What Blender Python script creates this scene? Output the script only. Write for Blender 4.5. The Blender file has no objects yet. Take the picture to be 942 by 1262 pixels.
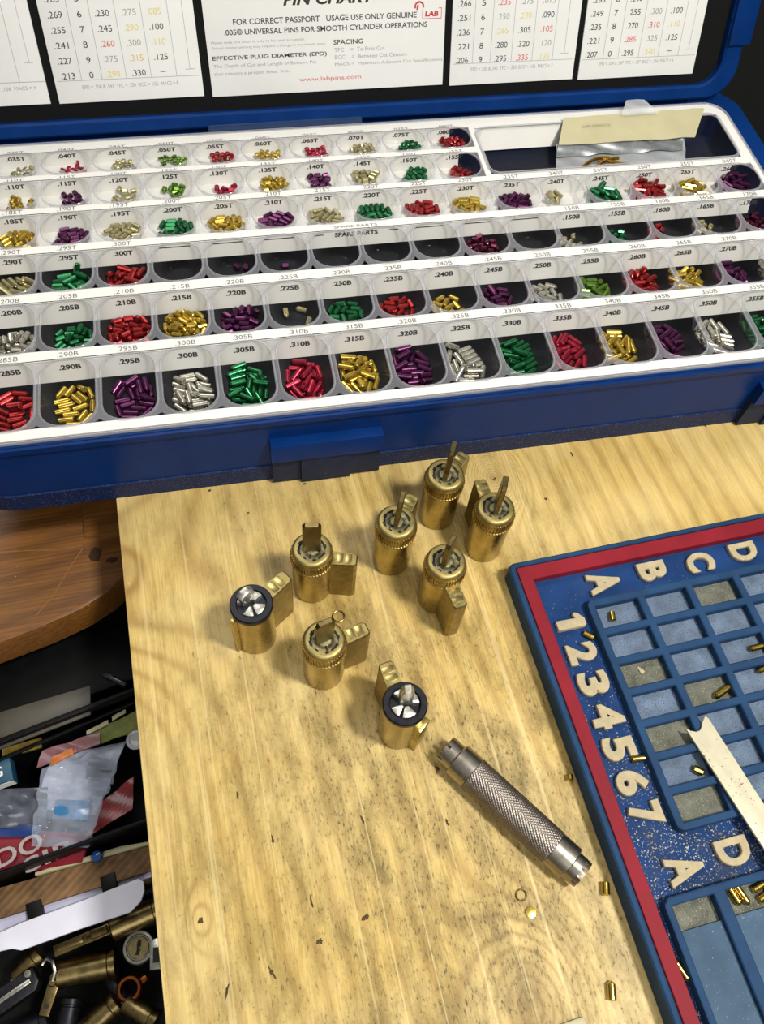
import bpy, bmesh, math, random
from mathutils import Matrix, Vector

C = bpy.context.scene.collection
SC = bpy.context.scene
MM = 0.001
rnd = random.Random(11)

# ------------------------------------------------------------------ camera
cam_d = bpy.data.cameras.new('camera')
cam = bpy.data.objects.new('camera', cam_d)
C.objects.link(cam)
cam_d.sensor_fit = 'HORIZONTAL'
cam_d.sensor_width = 36.0
cam_d.lens = 36.0 * 1043.33 / 942.0
cam_d.clip_start = 0.01
cam_d.clip_end = 20
_R = Matrix.Rotation(-0.344672, 3, 'Z') @ Matrix.Rotation(0.538588, 3, 'X') @ Matrix.Rotation(0.129349, 3, 'Z')
cam.matrix_world = Matrix.Translation((0, 0, 0.3472)) @ _R.to_4x4()
SC.camera = cam

# ------------------------------------------------------------------ world, lights, exposure
W = bpy.data.worlds.new('world'); SC.world = W; W.use_nodes = True
nt = W.node_tree
bg = nt.nodes['Background']
tc = nt.nodes.new('ShaderNodeTexCoord'); sep = nt.nodes.new('ShaderNodeSeparateXYZ')
rampw = nt.nodes.new('ShaderNodeValToRGB')
nt.links.new(tc.outputs['Generated'], sep.inputs[0])
nt.links.new(sep.outputs['Z'], rampw.inputs[0])
nt.links.new(rampw.outputs[0], bg.inputs[0])
rampw.color_ramp.elements[0].position = 0.0; rampw.color_ramp.elements[0].color = (0.02, 0.02, 0.02, 1)
rampw.color_ramp.elements[1].position = 0.75; rampw.color_ramp.elements[1].color = (0.95, 0.93, 0.86, 1)
bg.inputs[1].default_value = 0.34

def area(name, loc, target, size, power, col):
    l = bpy.data.lights.new(name, 'AREA'); l.shape = 'DISK'; l.size = size; l.energy = power; l.color = col
    o = bpy.data.objects.new(name, l); C.objects.link(o); o.location = loc
    o.rotation_euler = (Vector(target) - Vector(loc)).to_track_quat('-Z', 'Y').to_euler()
    return o
area('bench_lamp', (0.42, -0.16, 1.05), (0.08, 0.17, 0), 0.15, 12.8, (1.0, 0.97, 0.90))
area('front_fill', (-0.10, -1.05, 1.05), (0.1, 0.25, 0), 0.8, 6.5, (1.0, 0.98, 0.94))  # unseen soft fill added in front to brighten slopes and front faces
area('rear_fill', (-0.15, 0.95, 1.35), (0.08, 0.2, 0), 0.7, 6.0, (1.0, 0.98, 0.94))  # unseen light added behind for highlights on brass tops and tool
vs = SC.view_settings
vs.view_transform = 'Standard'; vs.look = 'None'; vs.gamma = 1.0; vs.use_curve_mapping = False
vs.exposure = 0.0

# ------------------------------------------------------------------ small tools
def lin(h):
    h = h.lstrip('#'); out = []
    for i in (0, 2, 4):
        c = int(h[i:i+2], 16) / 255
        out.append(c / 12.92 if c <= 0.04045 else ((c + 0.055) / 1.055) ** 2.4)
    return (*out, 1)

class NT:
    def __init__(s, name):
        s.m = bpy.data.materials.new(name); s.m.use_nodes = True; s.t = s.m.node_tree
        s.b = s.t.nodes['Principled BSDF']; s.o = s.t.nodes['Material Output']
    def n(s, typ, **kw):
        nd = s.t.nodes.new('ShaderNode' + typ)
        for k, v in kw.items():
            if k.startswith('i_'):
                key = k[2:]; key = int(key) if key.isdigit() else key.replace('_', ' ')
                s.put(nd.inputs[key], v)
            else: setattr(nd, k, v)
        return nd
    def put(s, sock, v):
        if isinstance(v, bpy.types.NodeSocket): s.t.links.new(v, sock)
        else: sock.default_value = v
    def math(s, op, a, b=0.0, c=0.0, clamp=False):
        nd = s.t.nodes.new('ShaderNodeMath'); nd.operation = op; nd.use_clamp = clamp
        s.put(nd.inputs[0], a); s.put(nd.inputs[1], b); s.put(nd.inputs[2], c); return nd.outputs[0]
    def mix(s, fac, a, b, mode='MIX'):
        nd = s.t.nodes.new('ShaderNodeMix'); nd.data_type = 'RGBA'; nd.blend_type = mode
        s.put(nd.inputs['Factor'], fac); s.put(nd.inputs[6], a); s.put(nd.inputs[7], b); return nd.outputs[2]
    def ramp(s, fac, stops):
        nd = s.t.nodes.new('ShaderNodeValToRGB'); s.put(nd.inputs[0], fac); cr = nd.color_ramp
        while len(cr.elements) < len(stops): cr.elements.new(0.5)
        for e, (p, c) in zip(cr.elements, stops):
            e.position = p; e.color = c if len(c) == 4 else (*c, 1)
        return nd.outputs[0]
    def obj(s, scale=(1000, 1000, 1000), loc=(0, 0, 0), rot=(0, 0, 0)):
        t = s.n('TexCoord'); mp = s.n('Mapping'); s.put(mp.inputs[0], t.outputs['Object'])
        mp.inputs['Scale'].default_value = scale; mp.inputs['Location'].default_value = loc; mp.inputs['Rotation'].default_value = rot
        return mp.outputs[0]
    def noise(s, vec, scale, detail=3, rough=0.55, dist=0.0):
        nd = s.n('TexNoise'); s.put(nd.inputs['Vector'], vec); nd.inputs['Scale'].default_value = scale
        nd.inputs['Detail'].default_value = detail; nd.inputs['Roughness'].default_value = rough; nd.inputs['Distortion'].default_value = dist
        return nd.outputs['Fac']
    def bump(s, h, strength=0.3, dist=0.0005):
        nd = s.n('Bump'); nd.inputs['Strength'].default_value = strength; nd.inputs['Distance'].default_value = dist
        s.put(nd.inputs['Height'], h); s.t.links.new(nd.outputs[0], s.b.inputs['Normal'])

def pm(name, hexcol, rough=0.5, metal=0.0, var=0.12, vscale=0.25, bump=0.0, bscale=1.0, spec=0.5, coat=0.0, speck=None, speckt=0.72, specks=1.2):
    """a surface with mottled tint, uneven gloss and a fine grain; specks are stray filings and dust"""
    g = NT(name); v = g.obj()
    c = lin(hexcol)
    nz = g.noise(v, vscale, 4)
    lo = tuple(x * (1 - var) for x in c[:3]); hi = tuple(min(1, x * (1 + var)) for x in c[:3])
    col = g.ramp(nz, [(0.3, lo), (0.7, hi)])
    if speck:
        s = g.noise(v, specks, 2, 0.6)
        m = g.ramp(s, [(speckt, (0, 0, 0)), (speckt + 0.03, (1, 1, 1))])
        col = g.mix(m, col, lin(speck))
    g.put(g.b.inputs['Base Color'], col)
    rr = g.math('MULTIPLY_ADD', nz, 0.2, rough - 0.1)
    g.put(g.b.inputs['Roughness'], rr); g.b.inputs['Metallic'].default_value = metal
    g.b.inputs['Specular IOR Level'].default_value = spec; g.b.inputs['Coat Weight'].default_value = coat
    if bump: g.bump(g.noise(v, bscale, 3), bump, 0.0004)
    return g.m

def clear(name, hexcol, base, edge, rough=0.12):
    """thin clear plastic: see-through face on, paler towards grazing angles"""
    g = NT(name)
    lw = g.n('LayerWeight'); lw.inputs[0].default_value = 0.35
    f = g.math('MULTIPLY_ADD', lw.outputs['Facing'], edge - base, base, clamp=True)
    tr = g.n('BsdfTransparent'); mx = g.n('MixShader')
    g.b.inputs['Base Color'].default_value = lin(hexcol); g.b.inputs['Roughness'].default_value = rough
    g.put(mx.inputs[0], f); g.t.links.new(tr.outputs[0], mx.inputs[1]); g.t.links.new(g.b.outputs[0], mx.inputs[2])
    g.t.links.new(mx.outputs[0], g.o.inputs[0])
    return g.m

class MB:
    """collects shapes in millimetres, linked later as one mesh object"""
    def __init__(s): s.v = []; s.f = []; s.m = []
    def add(s, vs, fs, mat=0):
        k = len(s.v); s.v += [tuple(p) for p in vs]; s.f += [tuple(i + k for i in f) for f in fs]; s.m += [mat] * len(fs)
        return s
    def loft(s, rings, mat=0, cap0=True, cap1=True, closed=True):
        n = len(rings[0]); vs = [p for r in rings for p in r]; fs = []
        for k in range(len(rings) - 1):
            for i in range(n if closed else n - 1):
                j = (i + 1) % n; fs.append((k*n+i, k*n+j, (k+1)*n+j, (k+1)*n+i))
        if cap0: fs.append(tuple(range(n))[::-1])
        if cap1: fs.append(tuple((len(rings)-1)*n + i for i in range(n)))
        return s.add(vs, fs, mat)
    def prism(s, pts, z0, z1, ch=0.0, mat=0, chb=0.0):
        if area2(pts) < 0: pts = pts[::-1]
        rings = []
        if chb: rings.append([(x, y, z0) for x, y in inset(pts, chb)]); rings.append([(x, y, z0 + chb) for x, y in pts])
        else: rings.append([(x, y, z0) for x, y in pts])
        if ch:
            rings.append([(x, y, z1 - ch) for x, y in pts]); rings.append([(x, y, z1 - ch*.3) for x, y in inset(pts, ch*.3)]); rings.append([(x, y, z1) for x, y in inset(pts, ch)])
        else: rings.append([(x, y, z1) for x, y in pts])
        return s.loft(rings, mat)
    def box(s, x0, x1, y0, y1, z0, z1, ch=0.0, mat=0, chb=0.0):
        return s.prism([(x0, y0), (x1, y0), (x1, y1), (x0, y1)], z0, z1, ch, mat, chb)
    def ring(s, outer, inner, z0, z1, mat=0, ch=0.0):
        n = len(outer)
        o2 = inset(outer, ch) if ch else outer; i2 = inset(inner, -ch) if ch else inner
        rings = [[(x, y, z0) for x, y in outer], [(x, y, z1 - ch) for x, y in outer], [(x, y, z1) for x, y in o2],
                 [(x, y, z1) for x, y in i2], [(x, y, z1 - ch) for x, y in inner], [(x, y, z0) for x, y in inner], [(x, y, z0) for x, y in outer]]
        return s.loft(rings, mat, False, False)
    def lathe(s, prof, n=32, mat=0, o=(0, 0, 0), M=None, cap=True):
        rings = []
        for r, z in prof:
            rings.append([(r*math.cos(2*math.pi*i/n), r*math.sin(2*math.pi*i/n), z) for i in range(n)])
        if M is not None: rings = [[tuple(M @ Vector(p)) for p in r] for r in rings]
        rings = [[(p[0]+o[0], p[1]+o[1], p[2]+o[2]) for p in r] for r in rings]
        return s.loft(rings, mat, cap, cap)
    def tube(s, path, r, n=8, mat=0, closed=False):
        P = [Vector(p) for p in path]; rings = []; N = len(P)
        for i, p in enumerate(P):
            a = P[(i-1) % N] if (closed or i > 0) else p; b = P[(i+1) % N] if (closed or i < N-1) else p
            t = (b - a).normalized(); u = t.cross(Vector((0, 0, 1)))
            if u.length < 1e-3: u = t.cross(Vector((1, 0, 0)))
            u.normalize(); w = u.cross(t)
            rings.append([tuple(p + r*(u*math.cos(2*math.pi*k/n) + w*math.sin(2*math.pi*k/n))) for k in range(n)])
        if closed: rings.append(rings[0])
        return s.loft(rings, mat, not closed, not closed)
    def xf(s, M):
        s.v = [tuple(M @ Vector(p)) for p in s.v]; return s
    def mesh(s, name, mats, smooth=True, fix=True, ang=35):
        me = bpy.data.meshes.new(name)
        me.from_pydata([(x*MM, y*MM, z*MM) for x, y, z in s.v], [], s.f)
        for m in mats: me.materials.append(m)
        me.polygons.foreach_set('material_index', s.m)
        if fix:
            bm = bmesh.new(); bm.from_mesh(me); bmesh.ops.recalc_face_normals(bm, faces=bm.faces); bm.to_mesh(me); bm.free()
        if smooth:
            me.polygons.foreach_set('use_smooth', [True]*len(me.polygons)); me.set_sharp_from_angle(angle=math.radians(ang))
        me.update(); return me
    def build(s, name, mats, parent=None, loc=None, rotz=0.0, **kw):
        if not isinstance(mats, (list, tuple)): mats = [mats]
        o = bpy.data.objects.new(name, s.mesh(name, mats, **kw)); C.objects.link(o)
        if parent: o.parent = parent
        if loc: o.location = [c*MM for c in loc]
        if rotz: o.rotation_euler = (0, 0, rotz)
        return o

def area2(p): return sum(p[i][0]*p[(i+1) % len(p)][1] - p[(i+1) % len(p)][0]*p[i][1] for i in range(len(p)))
def inset(p, d):
    n = len(p); out = []
    sg = 1 if area2(p) > 0 else -1
    for i in range(n):
        a, b, c = Vector(p[i-1]), Vector(p[i]), Vector(p[(i+1) % n])
        e1 = (b-a); e2 = (c-b)
        if e1.length < 1e-6: e1 = e2
        if e2.length < 1e-6: e2 = e1
        e1 = e1.normalized(); e2 = e2.normalized()
        n1 = Vector((-e1.y, e1.x)); n2 = Vector((-e2.y, e2.x)); m = n1 + n2
        k = max(0.35, 1 + n1.dot(n2)); q = b + m*(sg*d/k); out.append((q.x, q.y))
    return out
def rrect(x0, x1, y0, y1, r, n=6):
    r = min(r, (x1-x0)*.499, (y1-y0)*.499); pts = []
    for cx, cy, a0 in ((x1-r, y1-r, 0), (x0+r, y1-r, 90), (x0+r, y0+r, 180), (x1-r, y0+r, 270)):
        for k in range(n+1):
            a = math.radians(a0 + 90*k/n); pts.append((cx + r*math.cos(a), cy + r*math.sin(a)))
    return pts
def tag(o, label=None, cat=None, group=None, kind=None):
    if label: o['label'] = label
    if cat: o['category'] = cat
    if group: o['group'] = group
    if kind: o['kind'] = kind
    return o
def thing(name, label, cat, loc=(0, 0, 0), rotz=0.0, group=None):
    o = bpy.data.objects.new(name, None); C.objects.link(o); o.empty_display_size = 0.01
    o.location = [c*MM for c in loc]; o.rotation_euler = (0, 0, rotz)
    return tag(o, label, cat, group)
def axis_matrix(d):
    return Vector((0, 0, 1)).rotation_difference(Vector(d).normalized()).to_matrix()

# lettering: every string is shaped once, flat in its own unit box
_TX = {}
def prepare(strings):
    todo = []
    for s in strings:
        if s in _TX: continue
        txt, bold, sh = s
        cu = bpy.data.curves.new('lettering', 'FONT'); cu.body = txt; cu.size = 1.0; cu.offset = bold; cu.shear = sh; cu.resolution_u = 3
        o = bpy.data.objects.new('lettering', cu); C.objects.link(o); todo.append((s, o, cu))
    dg = bpy.context.evaluated_depsgraph_get()
    for s, o, cu in todo:
        me = o.evaluated_get(dg).to_mesh()
        vs = [(v.co.x, v.co.y) for v in me.vertices]; fs = [tuple(p.vertices) for p in me.polygons]
        x0 = min(v[0] for v in vs); x1 = max(v[0] for v in vs); y0 = min(v[1] for v in vs); y1 = max(v[1] for v in vs)
        _TX[s] = ([((x-x0)/(x1-x0), (y-y0)/(y1-y0)) for x, y in vs], fs, (x1-x0)/(y1-y0))
        o.evaluated_get(dg).to_mesh_clear()
    for s, o, cu in todo:
        bpy.data.objects.remove(o); bpy.data.curves.remove(cu)
def text(mb, txt, fn, w, h, cx=0.0, cy=0.0, bold=0.0, shear=0.0, mat=0, align='c'):
    """lay a string w x h mm about (cx, cy) on the surface given by fn(x, y)"""
    vs, fs, asp = _TX[(txt, bold, shear)]
    if w is None: w = h*asp
    ox = {'c': cx - w/2, 'l': cx, 'r': cx - w}[align]
    mb.add([fn(ox + x*w, cy - h/2 + y*h) for x, y in vs], fs, mat)

# ------------------------------------------------------------------ materials
def pine():
    g = NT('pine_board'); v = g.obj()
    sp = g.n('SeparateXYZ'); g.put(sp.inputs[0], v); X, Y = sp.outputs[0], sp.outputs[1]
    wob = g.noise(g.obj((30, 6, 30)), 1.0, 3)
    x = g.math('MULTIPLY_ADD', wob, 16.0, X)
    x = g.math('MULTIPLY_ADD', Y, 0.10, x)
    field = x
    knotmask = None; near = None
    for kx, ky, rk, sy in ((-52, 188, 34, .8), (-35.8, 38.6, 7, .6), (129, 203, 12, .7), (75, -16, 30, .8)):
        dx = g.math('SUBTRACT', X, kx); dy = g.math('MULTIPLY', g.math('SUBTRACT', Y, ky), sy)
        d = g.math('SQRT', g.math('ADD', g.math('MULTIPLY', dx, dx), g.math('MULTIPLY', dy, dy)))
        d = g.math('MULTIPLY_ADD', wob, 5.0, d)
        w = g.math('POWER', 2.718, g.math('MULTIPLY', g.math('MULTIPLY', d, d), -1.0/(rk*rk)))
        field = g.math('ADD', g.math('MULTIPLY', field, g.math('SUBTRACT', 1.0, w)), g.math('MULTIPLY', g.math('MULTIPLY', d, 1.5), w))
        core = g.math('POWER', 2.718, g.math('MULTIPLY', g.math('MULTIPLY', d, d), -9.0/(rk*rk)))
        near = w if near is None else g.math('MAXIMUM', near, w)
        knotmask = core if knotmask is None else g.math('MAXIMUM', knotmask, core)
    ring = g.math('SINE', g.math('MULTIPLY', field, 0.62))
    ring = g.math('MULTIPLY_ADD', ring, 0.5, 0.5)
    ring = g.math('POWER', ring, 3.0)
    fib = g.noise(g.obj((1400, 45, 1000), rot=(0, 0, 0.1)), 1.0, 4, 0.65)
    base = g.ramp(fib, [(0.25, lin('#b3924a')[:3]), (0.5, lin('#cfb168')[:3]), (0.8, lin('#e0c786')[:3])])
    col = g.mix(g.math('MULTIPLY', ring, g.math('MULTIPLY_ADD', near, .4, .45)), base, lin('#96702f'))
    big = g.noise(v, 0.012, 3)
    col = g.mix(g.ramp(big, [(0.4, (0, 0, 0)), (0.65, (.5, .5, .5))]), col, lin('#e0cb94'))
    col = g.mix(g.math('MULTIPLY', knotmask, 0.6), col, lin('#806030'))
    # grime: broad handling smears, pocks and dark scratches, densest where work is done
    cx = g.math('SUBTRACT', X, 60); cy = g.math('SUBTRACT', Y, 45)
    dd = g.math('SQRT', g.math('ADD', g.math('MULTIPLY', cx, cx), g.math('MULTIPLY', g.math('MULTIPLY', cy, cy), .45)))
    zone = g.ramp(g.math('DIVIDE', dd, 190.0), [(0.2, (1, 1, 1)), (0.95, (.35, .35, .35))])
    push = g.math('MULTIPLY', zone, 0.13)
    sm = g.math('ADD', g.noise(g.obj((1000, 420, 1000), rot=(0, 0, .05)), 0.075, 6, 0.7, 0.2), g.math('SUBTRACT', push, 0.05))
    smear = g.math('MULTIPLY', g.ramp(sm, [(0.48, (0, 0, 0)), (0.74, (1, 1, 1))]), zone)
    col = g.mix(g.math('MULTIPLY', smear, 0.85), col, lin('#73602f'))
    pk = g.math('ADD', g.noise(g.obj((1000, 380, 1000), rot=(0, 0, .05)), 1.0, 4, 0.72, 0.3), g.math('SUBTRACT', push, 0.07))
    pock = g.math('MULTIPLY', g.ramp(pk, [(0.60, (0, 0, 0)), (0.70, (1, 1, 1))]), g.ramp(sm, [(0.44, (.12, .12, .12)), (0.62, (1, 1, 1))]))
    pock = g.math('MULTIPLY', pock, zone)
    col = g.mix(g.math('MULTIPLY', pock, 0.85), col, lin('#453719'))
    lines = g.noise(g.obj((800, 4, 1000), rot=(0, 0, .05)), 0.5, 3, 0.6)
    col = g.mix(g.math('MULTIPLY', g.ramp(lines, [(0.60, (0, 0, 0)), (0.66, (1, 1, 1))]), g.math('MULTIPLY', zone, .45)), col, lin('#ecd9a0'))
    col = g.mix(g.math('MULTIPLY', g.ramp(lines, [(0.34, (1, 1, 1)), (0.40, (0, 0, 0))]), g.math('MULTIPLY', zone, .4)), col, lin('#8a7136'))
    sc = g.noise(g.obj((1000, 300, 1000), rot=(0, 0, .7)), 0.9, 2, 0.6, 1.2)
    col = g.mix(g.math('MULTIPLY', g.ramp(sc, [(0.70, (0, 0, 0)), (0.76, (1, 1, 1))]), 0.35), col, lin('#ead9a4'))
    g.put(g.b.inputs['Base Color'], col)
    g.put(g.b.inputs['Roughness'], g.math('MULTIPLY_ADD', fib, 0.25, 0.36))
    g.b.inputs['Specular IOR Level'].default_value = 0.35
    g.bump(g.math('SUBTRACT', g.math('MULTIPLY_ADD', fib, 0.35, g.math('MULTIPLY', ring, 0.25)), g.math('MULTIPLY', pock, .6)), 0.22, 0.0005)
    return g.m
def stained():
    g = NT('stained_wood'); v = g.obj()
    sp = g.n('SeparateXYZ'); g.put(sp.inputs[0], v); X, Y = sp.outputs[0], sp.outputs[1]
    wob = g.noise(g.obj((5, 30, 30)), 1.0, 3)
    f = g.math('MULTIPLY_ADD', wob, 14.0, g.math('MULTIPLY_ADD', X, -0.2, Y))
    ring = g.math('POWER', g.math('MULTIPLY_ADD', g.math('SINE', g.math('MULTIPLY', f, 0.5)), .5, .5), 2.0)
    fib = g.noise(g.obj((30, 900, 900), rot=(0, 0, -.2)), 1.0, 4)
    base = g.ramp(fib, [(0.3, lin('#5c3812')[:3]), (0.7, lin('#845522')[:3])])
    col = g.mix(g.math('MULTIPLY', ring, .5), base, lin('#4c2c0e'))
    s = g.noise(v, 0.55, 2, 0.6)
    col = g.mix(g.ramp(s, [(0.755, (0, 0, 0)), (0.78, (1, 1, 1))]), col, lin('#e2b060'))
    g.put(g.b.inputs['Base Color'], col); g.b.inputs['Roughness'].default_value = 0.42
    g.bump(fib, 0.15, 0.0004)
    return g.m

M = {}
M['pine'] = pine(); M['stain'] = stained()
M['navy'] = pm('navy_plastic', '#072e69', 0.34, 0, .12, .05, .08, 1.2, .15, 0, '#6e8fd0', .80, .5)
M['navy_tex'] = pm('pebbled_navy_plastic', '#10234c', 0.5, 0, .5, .9, .9, 1.1, .25, 0, '#3a4c78', .60, 1.2)
M['navy_grey'] = pm('scuffed_grey_plastic', '#1c2740', 0.55, 0, .2, .2, .2, 1.5, .25, 0, '#93a2bd', .76, .8)
M['foam'] = pm('black_foam', '#0a0b0c', 0.8, 0, .3, .4, .3, 2.0, .2, 0, '#8d8d86', .80, .35)
M['liner'] = pm('dark_case_lining', '#090c14', 0.7, 0, .2, .1, 0, 1, .2)
M['card'] = pm('white_label_card', '#e1dfd9', 0.45, 0, .03, .05, 0, 1, .4)
M['ink'] = pm('black_ink', '#121212', 0.6)
M['ghost'] = pm('refracted_label_grey', '#55555a', 0.6)  # label image refracted by the clear tray, painted as grey lettering
M['shell'] = clear('clear_tray_plastic', '#77777c', 0.03, 0.34, 0.08)
M['gap'] = clear('hazy_tray_plastic', '#b4b4bc', 0.22, 0.5, 0.2)
M['rim'] = clear('moulded_tray_edge', '#b9b9c0', 0.35, 0.75, 0.1)
M['paperw'] = pm('chart_paper', '#efefed', 0.4, 0, .03, .03, 0, 1, .4)
for k, h in dict(black='#2a2a2c', grey='#a2a2a4', yellow='#e2d27c', red='#c23a3c', orange='#e0bd72', redpale='#d4605c', blue='#3a3a58').items():
    M['ink_'+k] = pm('chart_ink_'+k, h, 0.6, 0, .05)
PINCOL = dict(g=('gold', '#bfa345', .27), s=('silver', '#b3afa2', .32), c=('champagne', '#b7ae85', .3), G=('green', '#226a40', .3), L=('light_green', '#668a36', .3),
              r=('red', '#9c2a2c', .32), k=('crimson', '#a62c42', .32), p=('purple', '#59264f', .3), m=('maroon', '#5c2038', .3))
for k, (n, h, r) in PINCOL.items(): M['pin_'+k] = pm('anodised_'+n, h, r-.07, .82, .16, .35, 0, 1, .8)
M['brass'] = pm('worn_brass', '#ab9a62', 0.28, 1, .22, .12, .05, 1.2, .5)
M['brass_dull'] = pm('sawn_brass', '#9b8b59', 0.42, .95, .28, .35, .25, 1.4)
M['brass_dark'] = pm('tarnished_brass', '#80704a', 0.34, 1, .35, .2, .1, 1.0)
M['brass_pin'] = pm('bright_brass', '#c2a650', 0.24, 1, .12, .4)
M['nickel'] = pm('nickel_silver', '#a9a79e', 0.3, 1, .2, .4, .1, 1.5)
M['steel'] = pm('satin_steel', '#a59d92', 0.33, 1, .08, .3, .05, 2.0)
M['steel_knurl'] = pm('knurled_steel', '#8f867f', 0.42, 1, .12, .3, .1, 4.0)
M['blackring'] = pm('black_steel', '#24242a', 0.4, .7, .3, .4)
M['slot'] = pm('dark_recess', '#15130c', 0.7)  # near-black pieces stand in for notches, keyways and holes
M['mat'] = pm('blue_rubber', '#234062', 0.6, 0, .22, .06, .2, 1.5, .12, 0, '#8496a4', .76, 1.6)
def dusty_field():
    """blue rubber under metal dust, thickest in the lower part where the work is done"""
    g = NT('dusty_blue_rubber'); v = g.obj(); sp = g.n('SeparateXYZ'); g.put(sp.inputs[0], v)
    n = g.noise(v, .05, 4)
    col = g.ramp(n, [(.3, lin('#16305a')[:3]), (.7, lin('#20437a')[:3])])
    k = g.math('MULTIPLY', sp.outputs[1], -.0011)
    s = g.math('ADD', g.noise(v, 1.5, 2, .6), g.math('MINIMUM', k, .11))
    col = g.mix(g.ramp(s, [(.72, (0, 0, 0)), (.75, (1, 1, 1))]), col, lin('#c3bb9b'))
    d = g.math('ADD', g.noise(v, .09, 4), k)
    col = g.mix(g.ramp(d, [(.55, (0, 0, 0)), (.8, (.5, .5, .5))]), col, lin('#3b3f44'))
    g.put(g.b.inputs['Base Color'], col); g.b.inputs['Roughness'].default_value = .65; g.b.inputs['Specular IOR Level'].default_value = .1
    g.bump(s, .3, .0004); return g.m
M['mat_field'] = dusty_field()
M['mat_floor'] = pm('dusty_cell_floor', '#66758a', 0.75, 0, .3, .12, .5, 1.8, .1, 0, '#3f484e', .60, 1.9)
M['mat_gold'] = pm('filings_covered_floor', '#66685f', 0.75, 0, .35, .2, .6, 1.8, .1, 0, '#b3a678', .62, 2.2)
M['mat_plate'] = pm('dusty_blue_plate', '#4a6076', 0.6, 0, .2, .08, .2, 1.5, .1, 0, '#aab0aa', .70, 1.7)
M['red'] = pm('red_rubber', '#84202b', 0.55, 0, .15, .05, .1, 1.5, .12, 0, '#6f1520', .76, .4)
M['bone'] = pm('cream_rubber', '#b3a585', 0.65, 0, .14, .25, .2, 1.5, .15)
M['strip'] = pm('white_painted_steel', '#cdc6ab', 0.45, .1, .08, .15, .08, 1.0, .3, 0, '#7d6c4e', .66, .7)
M['wallm'] = pm('dark_wall', '#0c100d', 0.9)
M['floorm'] = pm('dark_floor', '#0b0a09', 0.9)
M['black'] = pm('black_plastic', '#060708', 0.45, 0, .3, .1, .05, 1, .18)
M['cream'] = pm('yellowed_paper', '#b7b08c', 0.5, 0, .06, .06, .1, .3)
M['pouch'] = clear('clear_pouch', '#d5d8da', 0.16, 0.75, 0.12)
M['gold_wire'] = pm('gold_wire', '#b28a2e', 0.3, 1, .2, .5)

# ------------------------------------------------------------------ the setting
def struct(name, mb, m, **k): return tag(mb.build(name, m, **k), kind='structure')
struct('wall_back', MB().box(-900, 1200, 560, 580, -420, 330), M['wallm'])
struct('floor', MB().box(-900, 1200, -700, 580, -440, -420), M['floorm'])

bench = thing('workbench', 'pale scratched pine workbench board under the case, the cylinders and the blue mat', 'workbench', (140, 170, -20))
b = MB()
bd = [(-51.6, -240), (430, -240), (430, 300), (346, 330), (346, 452), (-51.6, 452)]
b.prism(bd, -20, 0, .7)
b.build('board', M['pine'], bench, (-140, -170, 20))
# old nail holes and gouges: small sunken-looking dark scars lying in the surface
SCAR = pm('dark_wood_scar', '#4a3a1c', .9, 0, .5, .8)
for x, y, rx, ry, a in ((-35.8, 38.6, 1.5, 1.7, 0), (-8.4, 222.6, 1.6, 1.0, .3), (84.1, 196.7, 1.3, 1.0, 0), (129.4, 203.1, 1.6, .8, .2), (5, 35.6, .9, 3.4, .15), (-5.4, 60.5, .8, 3.0, -.1),
                        (-29.5, 14.4, .9, 3.6, -.35), (-13.2, 16.3, 1.0, 3.0, .45), (62.4, 51.9, .9, 2.2, 0), (97, 197, 2.6, .7, .1), (249.4, 213.4, 1.0, .7, 0), (172.7, 209.6, .6, 2.0, .1), (151, 187, 1.2, 1.1, 0),
                        (5.5, 22, 2.1, 1.6, .2), (-16, 80, .7, 2.2, .1), (30, 60, .7, 2.6, .3), (64, 73, 1.0, 3.0, .2), (8, 207, .9, .8, 0), (37, 218, 1.2, .8, 0), (23.5, 26, 2.2, 1.2, .5)):
    pts = []; sc = MB(); rx *= .7; ry *= .75
    for k in range(15):
        t = 2*math.pi*k/15; r = rnd.uniform(.45, 1.3)
        px, py = rx*r*math.cos(t), ry*r*math.sin(t)
        pts.append((x + px*math.cos(a) - py*math.sin(a) - 140, y + px*math.sin(a) + py*math.cos(a) - 170))
    sc.prism(pts, 19.9, 20.02); sc.build('scar', SCAR, bench)

shelf = thing('wooden_shelf', 'dark stained wooden shelf with cracks and brass specks, left of the pine board', 'shelf', (-120, 260, -66))
fr = [(-230, 166), (-160, 176), (-118, 185), (-98, 189.5), (-80, 195), (-66, 202), (-58, 209), (-46, 222), (-30, 240)]
pts = fr + [(0, 262), (20, 330), (20, 520), (-230, 520)]
MB().prism([(x+120, y-260) for x, y in pts], 0, 21, 2.0).build('plank', M['stain'], shelf)
blk = [(-75.5, 235), (-61, 233), (-50, 234), (-40, 250), (-40, 330), (-76, 330)]
MB().prism([(x+120, y-260) for x, y in blk], 20.5, 23.0, .8).build('butt_joint', M['stain'], shelf)
crk = MB()
for path in (((-125, 236), (-105, 233.5), (-90, 231), (-77, 231)), ((-77, 229), (-84, 219), (-92, 206), (-101, 196))):
    for (x0, y0), (x1, y1) in zip(path, path[1:]):
        d = Vector((x1-x0, y1-y0)).normalized(); nx, ny = -d.y*.28, d.x*.28
        crk.prism([(x0+120+nx, y0-260+ny), (x0+120-nx, y0-260-ny), (x1+120-nx, y1-260-ny), (x1+120+nx, y1-260+ny)], 20.9, 21.06)
crk.build('crack', pm('crack_brown', '#8a5a28', .8), shelf)  # thin flat brown strips along the cracks
kn = MB()
for x, y, rx, ry in ((-71, 224, 3.4, 4.2), (-63, 219.5, 3.0, 1.6)):
    kn.prism([(x+120+rx*rnd.uniform(.75, 1.2)*math.cos(k*.52), y-260+ry*rnd.uniform(.75, 1.2)*math.sin(k*.52)) for k in range(12)], 20.9, 21.12)
kn.build('knot_hole', pm('knot_hole_dirt', '#3a220c', .9, 0, .5, .8, .6, 1), shelf)

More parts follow.
